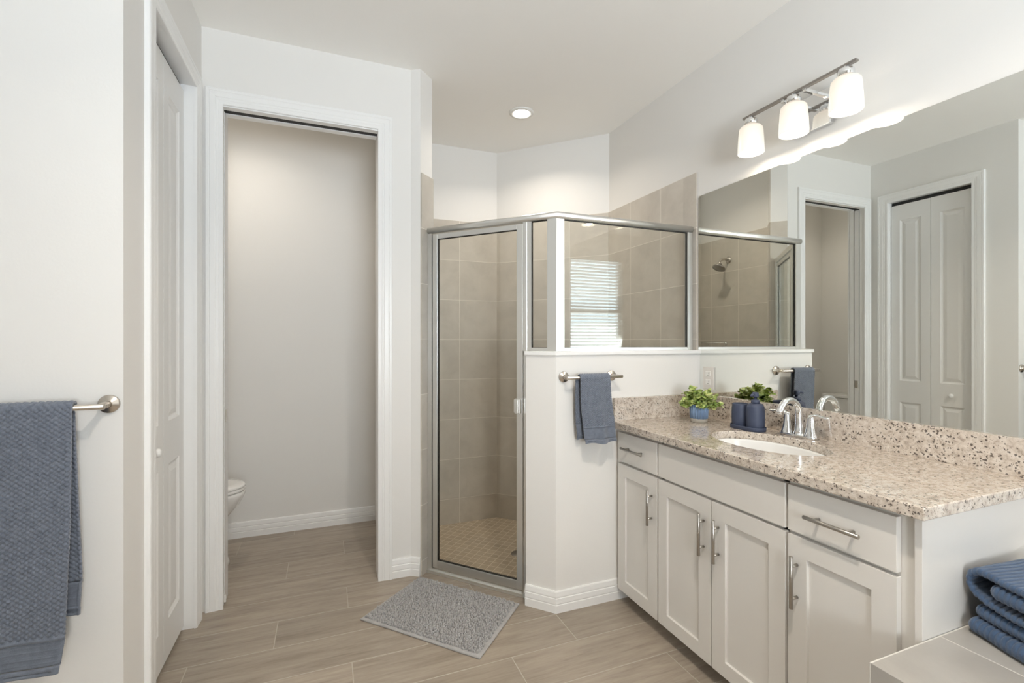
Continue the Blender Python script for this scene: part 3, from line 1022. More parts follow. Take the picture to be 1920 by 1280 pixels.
ZD0, ZD1, ZW0, ZW1 = .068, .686, .697, .838
c1 = thing('vanity_cabinet', 'narrow white cabinet with one drawer and one door against the half wall', 'cabinet', (1.61, 1.83, 0), 0, 'white vanity cabinets')
cab_body(1.664, 1.9955, c1)
d = cab_front('drawer_front', 1.673, 1.965, ZW0, ZW1, c1)
bar_pull((1.307, 1.905, .770), (1.307, 1.746, .770), d)
d = cab_front('door', 1.673, 1.965, ZD0, ZD1, c1, [(1.673 + .062, 1.965 - .058, .125, .628)])
bar_pull((1.307, 1.704, .630), (1.307, 1.704, .473), d)

c2 = thing('vanity_cabinet', 'wide white cabinet with two doors under the sink', 'cabinet', (1.61, 1.36, 0), 0, 'white vanity cabinets')
# open-topped sink base so the basin hangs inside
bm = bmesh.new()
box(bm, CB, XR - .002, 1.058, 1.078, .062, CT - .032); box(bm, CB, XR - .002, 1.644, 1.663, .062, CT - .032)
box(bm, CB, CB + .020, 1.058, 1.663, .062, CT - .032); box(bm, XR - .02, XR - .002, 1.058, 1.663, .062, CT - .032)
box(bm, CB, XR - .002, 1.058, 1.663, .062, .082); box(bm, CB + .075, XR - .002, 1.058, 1.663, 0, .064)
obj('body', bm, 'cab', c2)
cab_front('false_front', 1.058, 1.663, ZW0, ZW1, c2)
d = cab_front('door', 1.3635, 1.663, ZD0, ZD1, c2, [(1.427, 1.609, .123, .624)])
bar_pull((1.307, 1.397, .630), (1.307, 1.397, .472), d)
d = cab_front('door', 1.058, 1.3585, ZD0, ZD1, c2, [(1.118, 1.297, .123, .624)])
bar_pull((1.307, 1.325, .630), (1.307, 1.325, .472), d)

c3 = thing('vanity_cabinet', 'white end cabinet with one drawer and one door beside the tub deck', 'cabinet', (1.61, .88, 0), 0, 'white vanity cabinets')
cab_body(.712, 1.057, c3)
bm = bmesh.new(); box(bm, 1.341, XR - .002, .696, .7125, .0, CT - .032, bev=.001)
obj('end_panel', bm, 'cab', c3)
d = cab_front('drawer_front', .748, 1.048, ZW0, ZW1, c3)
bar_pull((1.307, .977, .763), (1.307, .821, .763), d)
d = cab_front('door', .748, 1.048, ZD0, ZD1, c3, [(.808, .987, .123, .626)])
bar_pull((1.307, 1.016, .630), (1.307, 1.016, .472), d)

# ------------------------------------------------------------------ tub deck
bm = bmesh.new()
uvl = bm.loops.layers.uv.new('UVMap')
dx0, dx1, dy0, dy1, dz = 1.142, XR - .001, -1.449, .6945, .555
def DF(pts, uvs):
    f = quad(bm, pts)
    for l, u in zip(f.loops, uvs): l[uvl].uv = u
o1, o2 = 10 * T - 1.405, 10 * T - .6945 + .002
DF([(dx0, dy0, dz), (dx1, dy0, dz), (dx1, dy1, dz), (dx0, dy1, dz)], [(x + o1 , y + o2) for x, y in ((dx0, dy0), (dx1, dy0), (dx1, dy1), (dx0, dy1))])
DF([(dx0, dy0, 0), (dx0, dy1, 0), (dx0, dy1, dz), (dx0, dy0, dz)], [(y + o2, z + .05) for y, z in ((dy0, 0), (dy1, 0), (dy1, dz), (dy0, dz))])
DF([(dx0, dy1, 0), (dx1, dy1, 0), (dx1, dy1, dz), (dx0, dy1, dz)], [(x + o1, z + .05) for x, z in ((dx0, 0), (dx1, 0), (dx1, dz), (dx0, dz))])
tag(obj('tub_deck', bm, 'decktile', origin=(1.5, .0, 0)), 'grey tiled deck against the end of the vanity', 'tub deck')

# ------------------------------------------------------------------ shower enclosure
se = thing('shower_enclosure', 'chrome framed glass shower enclosure over the half wall and doorway', 'shower enclosure', (1.0, 2.3, 0))
def L(s, off=0.0, z=0.0):
    p = A_ + D_ * s + N_ * off
    return (p.x, p.y, z)
def lbox(bm, s0, s1, o0, o1, z0, z1, bev=0.0):
    b2 = bmesh.new()
    prism(b2, [L(s0, o0)[:2], L(s1, o0)[:2], L(s1, o1)[:2], L(s0, o1)[:2]], z0, z1)
    if bev: bmesh.ops.bevel(b2, geom=b2.edges[:], offset=bev, segments=2, affect='EDGES')
    merge(bm, b2)
S0 = 0.032           # A_ is shifted by this against the measured line
SC_ = .764           # corner of the enclosure along the line
# header: rounded extrusion running over the door, round the corner and to the mirror wall
def header(path, name):
    bm = bmesh.new()
    pr = []
    for k in range(15):
        a = -pi / 2 + pi * k / 14
        pr.append((.006 + .014 * cos(a), 1.896 + .0175 * sin(a)))
    pr += [(-.016, 1.9135), (-.016, 1.8785)]
    n = len(pr)
    P = [Vector(p) for p in path]
    rows = []
    for i, p in enumerate(P):
        if i == 0: d = (P[1] - P[0]).normalized(); nn = Vector((d.y, -d.x)); k = 1
        elif i == len(P) - 1: d = (P[-1] - P[-2]).normalized(); nn = Vector((d.y, -d.x)); k = 1
        else:
            d1 = (P[i] - P[i - 1]).normalized(); d2 = (P[i + 1] - P[i]).normalized()
            n1 = Vector((d1.y, -d1.x)); n2 = Vector((d2.y, -d2.x)); nn = (n1 + n2).normalized(); k = 1 / nn.dot(n1)
        rows.append([bm.verts.new((p.x + nn.x * o_ * k, p.y + nn.y * o_ * k, z)) for o_, z in pr])
    for A, B in zip(rows, rows[1:]):
        for j in range(n):
            f = bm.faces.new([A[j], B[j], B[(j + 1) % n], A[(j + 1) % n]])
            f.smooth = j < 14
    bm.faces.new(rows[0]); bm.faces.new(rows[-1][::-1])
    return obj(name, bm, 'alu', se)
corner = L(SC_)[:2]
header([L(.002)[:2], corner, (XR - .012, 2.060)], 'header')
# wall jambs
bm = bmesh.new(); lbox(bm, .004, .0315, -.014, .014, .004, 1.8785)
obj('wall_jamb', bm, 'alu', se)
bm = bmesh.new(); box(bm, 1.842, XR - .010, 2.048, 2.072, 1.234, 1.8785)
obj('wall_jamb', bm, 'alu', se)
# door bottom sill
bm = bmesh.new()
b2 = bmesh.new(); lbox(b2, .006, .592, -.024, .016, .004, .026)
bmesh.ops.bevel(b2, geom=[e for e in b2.edges if min(v.co.z for v in e.verts) > .02], offset=.010, segments=4, affect='EDGES')
merge(bm, b2)
obj('bottom_sill', bm, 'alu', se)
# strike jamb beside the half wall, mullion above it, corner post
bm = bmesh.new()
lbox(bm, .588, .6115, -.004, .020, .004, 1.232); lbox(bm, .588, .607, -.013, .013, 1.232, 1.8785)
obj('strike_jamb', bm, 'alu', se)
bm = bmesh.new(); lbox(bm, .607, .6325, -.009, .009, 1.234, 1.8785)
obj('mullion', bm, 'alu', se)
bm = bmesh.new()
c0 = Vector(corner)
pp = [L(.719, -.013)[:2], None, (c0.x + .036, 2.060 - .013), (c0.x + .036, 2.060 + .013), None, L(.719, .013)[:2]]
def isect(o_): # intersection of offset lines
    y = 2.060 + (-.013 if o_ < 0 else .013)
    base_ = A_ + N_ * o_
    s = (y - base_.y) / D_.y
    return (base_.x + D_.x * s, y)
pp[1] = isect(-.013); pp[4] = isect(.013)
prism(bm, pp, 1.234, 1.8785)
obj('corner_post', bm, 'alu', se)
# lower rails on the half wall
bm = bmesh.new(); lbox(bm, .6325, .719, -.010, .010, 1.2335, 1.249)
obj('bottom_rail', bm, 'alu', se)
bm = bmesh.new(); box(bm, c0.x + .036, 1.842, 2.050, 2.070, 1.2335, 1.249)
obj('bottom_rail', bm, 'alu', se)
# fixed glass
def frame_ring(bm, P, w, off0, off1):
    """thin rectangular ring; P(u, v, off)"""
def fixed(name, s0, s1, z0, z1, mode):
    bm = bmesh.new()
    if mode == 'L': lbox(bm, s0, s1, -.003, .003, z0, z1)
    else: box(bm, s0, s1, 2.057, 2.063, z0, z1)
    g = obj(name, bm, 'glass', se)
    bm = bmesh.new()
    w = .0035
    for r in ((s0, s1, z1 - w, z1), (s0, s0 + w * .8, z0, z1), (s1 - w * .8, s1, z0, z1), (s0, s1, z0, z0 + .0015)):
        if mode == 'L': lbox(bm, r[0], r[1], -.0062, .0062, r[2], r[3])
        else: box(bm, r[0], r[1], 2.0538, 2.0662, r[2], r[3])
    obj('gasket', bm, 'gasket', g)
fixed('side_panel_glass', .6325, .719, 1.249, 1.8785, 'L')
fixed('front_panel_glass', c0.x + .036, 1.842, 1.249, 1.8785, 'X')
# the swinging door
bm = bmesh.new()
d0, d1, dz0, dz1 = .0355, .5855, .030, 1.872
for r in ((d0, d0 + .031, dz0, dz1), (d1 - .033, d1, dz0, dz1), (d0 + .031, d1 - .033, dz1 - .026, dz1), (d0 + .031, d1 - .033, dz0, dz0 + .042)):
    lbox(bm, r[0], r[1], -.012, .010, r[2], r[3], .0012)
door = obj('shower_door', bm, 'alu', se)
bm = bmesh.new()
g0, g1, gz0, gz1 = d0 + .031, d1 - .033, dz0 + .042, dz1 - .026
lbox(bm, g0, g1, -.003, .003, gz0, gz1)
obj('glass_pane', bm, 'glass', door)
bm = bmesh.new()
w = .003
for r in ((g0, g1, gz1 - w, gz1), (g0, g0 + w, gz0, gz1), (g1 - w * .7, g1, gz0, gz1), (g0, g1, gz0, gz0 + w)):
    lbox(bm, r[0], r[1], -.0062, .0062, r[2], r[3])
obj('gasket', bm, 'gasket', door)
bm = bmesh.new(); lbox(bm, d0 - .0045, d0, -.006, .004, dz0, dz1)
obj('hinge_seal', bm, 'gasket', door)
bm = bmesh.new()
lbox(bm, d1 - .042, d1 - .016, -.030, -.0125, .918, .992, .004); lbox(bm, d1 - .012, d1 - .004, -.034, -.0125, .918, .992, .003)
obj('door_handle', bm, 'alu', door)

# shower head, bar and drain
sh = thing('showerhead', 'brushed nickel shower head on a bent arm on the tiled wall', 'shower head', (.449, 3.172, 2.0))
bm = bmesh.new(); lathe(bm, [(0, 0), (.030, 0), (.030, .004), (.022, .010), (.012, .013), (0, .013)], (.449, 3.172, 2.0), 28, 'X')
obj('flange', bm, 'nickel', sh)
bm = bmesh.new()
tube(bm, [(.455, 3.172, 2.0), (.50, 3.172, 2.004), (.535, 3.172, 1.997), (.560, 3.165, 1.975), (.575, 3.155, 1.945)], .0095, 14)
obj('arm', bm, 'nickel', sh)
bm = bmesh.new()
lathe(bm, [(0, .045), (.012, .044), (.018, .030), (.048, .012), (.055, .004), (.053, -.003), (0, -.004)], (0, 0, 0), 32)
bmesh.ops.transform(bm, matrix=Matrix.Translation((.590, 3.145, 1.915)) @ Matrix.Rotation(radians(-28), 4, 'Y'), verts=bm.verts)
obj('spray_head', bm, 'barmetal', sh)
gb = thing('grab_bar', 'small chrome bar low on the tiled shower wall under the shower head', 'bar', (.449, 3.31, 1.265))
bm = bmesh.new(); tube(bm, [(.485, 3.19, 1.267), (.485, 3.46, 1.267)], .006, 12)
obj('bar', bm, 'chrome', gb)
for y in (3.205, 3.42):
    bm = bmesh.new(); tube(bm, [(.449, y, 1.262), (.485, y, 1.266)], .008, 12); lathe(bm, [(0, 0), (.017, 0), (.015, .006), (0, .006)], (.449, y, 1.26), 20, 'X')
    obj('bracket', bm, 'chrome', gb)
bm = bmesh.new()
lathe(bm, [(0, -.105), (.042, -.105), (.045, -.108), (.045, -.110), (0, -.110)], (1.165, 2.855, 0), 28)
tag(obj('floor_drain', bm, 'pan', origin=(1.165, 2.855, -.108)), 'round metal drain in the shower floor', 'drain')

# ------------------------------------------------------------------ toilet
tl = thing('toilet', 'white toilet with closed lid beyond the pocket doorway', 'toilet', (-.80, 3.13, 0))
TX, TY = -0.44, 3.13      # front tip, centre line
def egg(xb, xf, hw, n=40):
    """plan outline, back xb, front xf"""
    o_ = []
    for k in range(n):
        a = 2 * pi * k / n
        c, s = cos(a), sin(a)
        xm = xb + (xf - xb) * .42
        x = xm + (xf - xm) * c if c > 0 else xm + (xm - xb) * c * (1.0)
        y = hw * s * (1.0 if c > 0 else (1.0 - .12 * abs(c)))
        o_.append((x, TY + y))
    return o_
def loft(bm, rows, cap0=True, cap1=True):
    R = [[bm.verts.new((x, y, z)) for x, y in pl_] for pl_, z in rows]
    n = len(R[0])
    for A, B in zip(R, R[1:]):
        for k in range(n):
            f = bm.faces.new([A[k], A[(k + 1) % n], B[(k + 1) % n], B[k]]); f.smooth = True
    if cap0: bm.faces.new(R[0][::-1])
    if cap1: bm.faces.new(R[-1])
bm = bmesh.new()
loft(bm, [(egg(-1.12, -.518, .116), 0.0), (egg(-1.12, -.522, .113), .02), (egg(-1.11, -.543, .101), .08), (egg(-1.10, -.566, .098), .14),
          (egg(-1.09, -.574, .104), .19), (egg(-1.08, -.556, .122), .24), (egg(-1.07, -.512, .150), .29), (egg(-1.05, -.474, .170), .335), (egg(-1.03, -.452, .180), .375), (egg(-1.02, TX - .001, .183), .400), (egg(-1.02, TX - .004, .180), .416)])
obj('bowl', bm, 'porcelain', tl)
bm = bmesh.new()
loft(bm, [(egg(-1.01, TX - .008, .174), .4165), (egg(-1.01, TX - .008, .174), .420), (egg(-1.01, TX - .002, .182), .4212), (egg(-1.01, TX, .184), .4235), (egg(-1.01, TX, .184), .4335), (egg(-1.01, TX - .003, .181), .4365), (egg(-1.01, TX - .006, .172), .4372)])
obj('seat', bm, 'porcelain', tl)
bm = bmesh.new()
loft(bm, [(egg(-1.01, TX - .006, .172), .4374), (egg(-1.01, TX - .008, .172), .4400), (egg(-1.01, TX - .002, .182), .4408), (egg(-1.01, TX, .184), .444), (egg(-1.01, TX - .001, .183), .451), (egg(-1.005, TX - .010, .175), .4575), (egg(-.98, TX - .05, .140), .4605)])
obj('lid', bm, 'porcelain', tl)
bm = bmesh.new(); box(bm, -1.215, -1.03, TY - .222, TY + .222, .40, .715, bev=.018, seg=3)
box(bm, -1.20, -1.02, TY - .11, TY + .11, .20, .41, bev=.02)
tk = obj('tank', bm, 'porcelain', tl)
bm = bmesh.new(); box(bm, -1.222, -1.018, TY - .232, TY + .232, .716, .745, bev=.008, seg=3)
obj('tank_lid', bm, 'porcelain', tl)
bm = bmesh.new(); tube(bm, [(-1.02, TY - .17, .66), (-1.012, TY - .165, .66), (-1.010, TY - .10, .655)], .006, 10)
obj('flush_lever', bm, 'chrome', tk)

# ------------------------------------------------------------------ towel bars
def towel_bar(x0, x1, yw, z, label, posts, so=.062, r=.0082):
    t = thing('towel_bar', label, 'towel bar', ((x0 + x1) / 2, yw, z))
    bm = bmesh.new(); tube(bm, [(x0, yw - so, z), (x0 + .0008, yw - so, z), (x1 - .0008, yw - so, z), (x1, yw - so, z)], [r * .9, r, r, r * .9], 24)
    obj('bar', bm, 'nickel', t)
    for xp in posts:
        bm = bmesh.new()
        lathe(bm, [(0, 0), (.0265, 0), (.0265, -.004), (.0245, -.0075), (.011, -.0085), (.0095, -.012), (.0090, -so + .006), (0, -so + .006)], (xp, yw, z), 32, 'Y')
        obj('mount', bm, 'nickel', t)
    return t
towel_bar(-1.20, -.571, YT, 1.100, 'long brushed nickel towel bar on the left wall', (-.583, -1.188), .066)
towel_bar(1.036, 1.338, 1.997, 1.111, 'short brushed nickel towel bar on the half wall', (1.050, 1.315), .064)

# ------------------------------------------------------------------ hanging towels
def cell(u, v, p):
    """woven honeycomb relief"""
    a = sin(pi * (u / p + v / (p * .82))); b_ = sin(pi * (u / p - v / (p * .82)))
    return abs(a * b_) ** .7
def towel(name, label, ybar, zbar, rb, front, back, cellp, amp, band, du, thick=.006, group=None, waves=(.004, 2.2)):
    """front/back: dict(z=[...], xl=[...], xr=[...], y=[...]) from bar downwards"""
    t_root = None
    bm = bmesh.new()
    uvl = None
    def interp(zs, vs_, z):
        for i in range(len(zs) - 1):
            if zs[i] >= z >= zs[i + 1]:
                k = (zs[i] - z) / (zs[i] - zs[i + 1])
                return vs_[i] + (vs_[i + 1] - vs_[i]) * k
        return vs_[0] if z > zs[0] else vs_[-1]
    rows = []
    # path: bottom front -> up -> over -> bottom back
    zf, zb = front['z'][-1], back['z'][-1]
    Lf = zbar - zf; Lb = zbar - zb; La = pi * rb
    nf, na, nb = int(Lf / du), 12, int(Lb / du)
    xm = (front['xl'][0] + front['xr'][0]) / 2
    W = front['xr'][0] - front['xl'][0]
    nt_ = int(W / du)
    P = []
    for i in range(nf + 1): P.append(('f', zf + Lf * i / nf))
    for i in range(1, na): P.append(('a', i / na))
    for i in range(nb + 1): P.append(('b', zbar - Lb * i / nb))
    sl = 0.0
    for idx, (k, val) in enumerate(P):
        row = []
        for j in range(nt_ + 1):
            t = j / nt_
            if k == 'f':
                z = val
                x = interp(front['z'], front['xl'], z) * (1 - t) + interp(front['z'], front['xr'], z) * t
                y = ybar - rb + interp(front['z'], front['y'], z)
                nrm = Vector((0, -1, 0)); s = z; dz = zbar - z; bot = zf
            elif k == 'a':
                a = pi * val
                x = front['xl'][0] * (1 - t) + front['xr'][0] * t
                y = ybar - rb * cos(a); z = zbar + rb * sin(a)
                nrm = Vector((0, -cos(a), sin(a))); s = zbar + a * rb; dz = 0; bot = -9
            else:
                z = val
                x = interp(back['z'], back['xl'], z) * (1 - t) + interp(back['z'], back['xr'], z) * t
                y = ybar + rb + interp(back['z'], back['y'], z)
                nrm = Vector((0, 1, 0)); s = zbar + pi * rb + (zbar - z); dz = zbar - z; bot = zb
            # soft vertical folds growing towards the hem
            g = min(1.0, dz / .25)
            wv = waves[0] * g * (sin(t * 2 * pi * waves[1] + .6) + .4 * sin(t * 2 * pi * waves[1] * 2.1 + dz * 6))
            if k != 'a': y += wv * (1 if k == 'f' else .35)
            # relief
            h = 0.0
            u = t * W
            hb = z - bot
            if k != 'a' and hb < band[0]:
                if hb < band[1]: h = amp * .9                       # hem
                elif hb < band[1] + .004: h = -amp * .2
                elif hb > band[0] - .006: h = amp * 1.15              # ridge above the band
                else: h = amp * .25 + amp * .18 * sin(2 * pi * hb / .0045)
            else:
                h = amp * cell(u, s, cellp)
            # edge curls under
            e = min(t, 1 - t) * W
            if e < .006 and k != 'a' and dz > .04: h -= (.006 - e) * .5
            p = Vector((x, y, z)) + nrm * h
            if k != 'a' and hb < .01 : p.z += (0.004 * sin(t * 9))
            row.append(bm.verts.new(p))
        rows.append(row)
    for A, B in zip(rows, rows[1:]):
        for j in range(nt_):
            f = bm.faces.new([A[j], A[j + 1], B[j + 1], B[j]]); f.smooth = True
    o = obj(name, bm, 'towel', origin=(xm, ybar, zbar), normals=False, weld=False)
    solidify(o, thick, 0.0)
    tag(o, label, 'towel', group)
    return o
towel('bath_towel', 'slate blue textured bath towel over the long bar on the left wall', YT - .066, 1.100, .0125,
      dict(z=[1.10, .80, .50, .405], xl=[-1.14, -1.14, -1.145, -1.15], xr=[-.636, -.636, -.645, -.658], y=[0, -.004, -.010, -.012]),
      dict(z=[1.10, .82, .64, .525], xl=[-1.13, -1.13, -1.13, -1.13], xr=[-.642, -.634, -.628, -.634], y=[0, .006, .010, .008]),
      .0160, .0062, (.098, .022), .0026, thick=.007, waves=(.004, 1.6))
towel('hand_towel', 'small slate blue hand towel over the short bar on the half wall', 1.997 - .064, 1.111, .0115,
      dict(z=[1.111, 1.0, .88, .803], xl=[1.098, 1.100, 1.112, 1.123], xr=[1.258, 1.266, 1.282, 1.290], y=[0, -.004, -.010, -.012]),
      dict(z=[1.111, 1.0, .90, .815], xl=[1.088, 1.088, 1.094, 1.104], xr=[1.250, 1.252, 1.255, 1.258], y=[0, .004, .008, .010]),
      .0130, .0056, (.080, .018), .0021, thick=.006, waves=(.007, 1.3))

# ------------------------------------------------------------------ folded blue towels on the deck
def folded(name, label, P0, d, e, sheets):
    """each sheet: (centre line [(s, z)], thickness, w0, w1). s runs along d, w along e;
    the cords of the towel run along w, so every sheet edge shows their scalloped ends"""
    bm = bmesh.new()
    pitch = .0125
    d = Vector(d).normalized(); e = Vector(e).normalized()
    for q_, (cl, th, w0, w1) in enumerate(sheets):
        c = [Vector(p) for p in cl]
        step = pitch / 8
        fine = []
        for a, b_ in zip(c, c[1:]):
            k = max(1, int(round((b_ - a).length / step)))
            for i in range(k): fine.append(a + (b_ - a) * i / k)
        fine.append(c[-1])
        # smooth the corners of the fold
        for _ in range(14):
            fine = [fine[0]] + [(fine[i - 1] + fine[i] * 2 + fine[i + 1]) / 4 for i in range(1, len(fine) - 1)] + [fine[-1]]
        n = len(fine)
        arc = [0.0]
        for i in range(1, n): arc.append(arc[-1] + (fine[i] - fine[i - 1]).length)
        r = th / 2
        ws = [w0 + r * (1 - cos(pi / 2 * k / 6)) for k in range(7)] + [w0 + r + (w1 - w0 - r) * (k / 16) ** 1.2 for k in range(1, 17)]
        rows = []
        for wi, w in enumerate(ws):
            fw = sqrt(max(0.0, 1 - (1 - min(1, (w - w0) / r)) ** 2))
            fw = max(fw, .02)
            up, dn = [], []
            for i in range(n):
                t = (fine[min(i + 1, n - 1)] - fine[max(i - 1, 0)]).normalized()
                nn = Vector((-t.y, t.x))
                ph = arc[i] + .014 * sin((w - w0) * 9.0) + q_ * .003
                rib = abs(sin(pi * ph / pitch)) ** .6
                e0 = min(arc[i], arc[-1] - arc[i])
                fe = sqrt(max(0.0, 1 - (1 - min(1, e0 / r)) ** 2))
                hh = (r - .0036 + .0036 * rib) * fw * max(fe, .03)
                wob = .0016 * noise.noise(Vector((fine[i].x * 16 + q_ * 5, w * 16, q_ * 3.0)))
                wn_ = .0035 * noise.noise(Vector((fine[i].x * 12, q_ * 7.0, 0))) + (.0012 * rib if wi < 9 else 0) * -1
                p = fine[i]
                rc = .018
                if e0 < rc: wn_ += rc - sqrt(rc * rc - (rc - e0) ** 2)
                for lst, sg in ((up, 1), (dn, -1)):
                    q = p + nn * (hh * sg) + Vector((0, wob))
                    lst.append(bm.verts.new((P0[0] + d.x * q.x + e.x * (w + wn_), P0[1] + d.y * q.x + e.y * (w + wn_), max(.556 + (q.y - .556) * 1.10, .5555))))
            rows.append(up + dn[::-1])
        m_ = len(rows[0])
        for A, B in zip(rows, rows[1:]):
            for j in range(m_):
                f = bm.faces.new([A[j], A[(j + 1) % m_], B[(j + 1) % m_], B[j]]); f.smooth = True
        for row in (rows[0], rows[-1]):
            for i in range(n - 1):
                bm.faces.new([row[i], row[i + 1], row[m_ - 2 - i], row[m_ - 1 - i]])
    o = obj(name, bm, 'bluetowel', origin=(P0[0], P0[1], .556), weld=False)
    return tag(o, label, 'towel', 'folded blue towels')
FD, FE = (-.33, -.944), (1, -.10)
folded('folded_towel', 'folded ribbed blue towel lying on the tiled deck, under another', (1.497, .686), FD, FE,
       [([(.36, .574), (.004, .5735)], .035, -.006, .26), ([(.36, .606), (.012, .606)], .029, .010, .26)])
folded('folded_towel', 'folded ribbed blue towel on top of the stack on the deck', (1.497, .686), FD, FE,
       [([(.36, .692), (.06, .697), (.022, .696), (.004, .684), (.002, .662), (.016, .645), (.045, .636), (.12, .633), (.36, .631)], .0165, .006, .26),
        ([(.36, .664), (.052, .669)], .031, .002, .25)])

# ------------------------------------------------------------------ bath mat
def bath_mat():
    P = [Vector((.145, 2.268)), Vector((.470, 2.556)), Vector((.872, 2.118)), Vector((.575, 1.812))]
    t = thing('bath_mat', 'grey chenille bath mat lying in front of the shower door', 'bath mat', (.515, 2.19, 0))
    def Q(u, v):
        a = P[0].lerp(P[1], u); b_ = P[3].lerp(P[2], u)
        return a.lerp(b_, v)
    bm = bmesh.new()
    n = 24
    prof = [(0.0, .0005), (-.002, .004), (.001, .0078), (.006, .0092), (.014, .0085)]
    rings = []
    per = [(i / n, 0) for i in range(n)] + [(1, i / n) for i in range(n)] + [(1 - i / n, 1) for i in range(n)] + [(0, 1 - i / n) for i in range(n)]
    cen = Q(.5, .5)
    for ins, z in prof:
        ring = []
        for u, v in per:
            uu = min(max(u, ins / .44), 1 - ins / .44) if ins > 0 else u
            vv = min(max(v, ins / .60), 1 - ins / .60) if ins > 0 else v
            p = Q(uu, vv)
            if ins < 0: p = p + (p - cen).normalized() * (-ins)
            wob = .003 * sin(u * 7 + v * 5)
            ring.append(bm.verts.new((p.x + wob * .4, p.y + wob * .3, z)))
        rings.append(ring)
    m_ = len(per)
    for A, B in zip(rings, rings[1:]):
        for k in range(m_):
            f = bm.faces.new([A[k], A[(k + 1) % m_], B[(k + 1) % m_], B[k]]); f.smooth = True
    bm.faces.new(rings[-1]); bm.faces.new(rings[0][::-1])
    obj('backing', bm, 'matedge', t, weld=False)
    bm = bmesh.new()
    rnd = random.Random(3)
    nu, nv = 42, 58
    sph = []
    for la in (0.0, .38, .72, 1.0):
        sph.append((cos(la * pi / 2), sin(la * pi / 2)))
    for i in range(nu):
        for j in range(nv):
            u = .030 + .94 * (i + .5) / nu; v = .020 + .96 * (j + .5 + (.5 if i % 2 else 0)) / (nv + .5)
            c = Q(u, v)
            cx = c.x + rnd.uniform(-.0015, .0015); cy = c.y + rnd.uniform(-.0015, .0015)
            r = rnd.uniform(.0040, .0054); hh = rnd.uniform(.009, .0145)
            lx, ly = rnd.uniform(-.005, .005), rnd.uniform(-.005, .005)
            base_z = .008
            rings = []
            K = 7
            for cr, sz in ((.9, 0), (1.05, .35), (.95, .72), (.6, .93)):
                rings.append([bm.verts.new((cx + lx * sz + r * cr * cos(2 * pi * k / K), cy + ly * sz + r * cr * sin(2 * pi * k / K), base_z + hh * sz)) for k in range(K)])
            top = bm.verts.new((cx + lx, cy + ly, base_z + hh))
            for A, B in zip(rings, rings[1:]):
                for k in range(K):
                    f = bm.faces.new([A[k], A[(k + 1) % K], B[(k + 1) % K], B[k]]); f.smooth = True
            for k in range(K):
                f = bm.faces.new([rings[-1][k], rings[-1][(k + 1) % K], top]); f.smooth = True
    pile = obj('pile', bm, 'mat', t, weld=False, normals=False)
    pile['kind'] = 'stuff'
bath_mat()

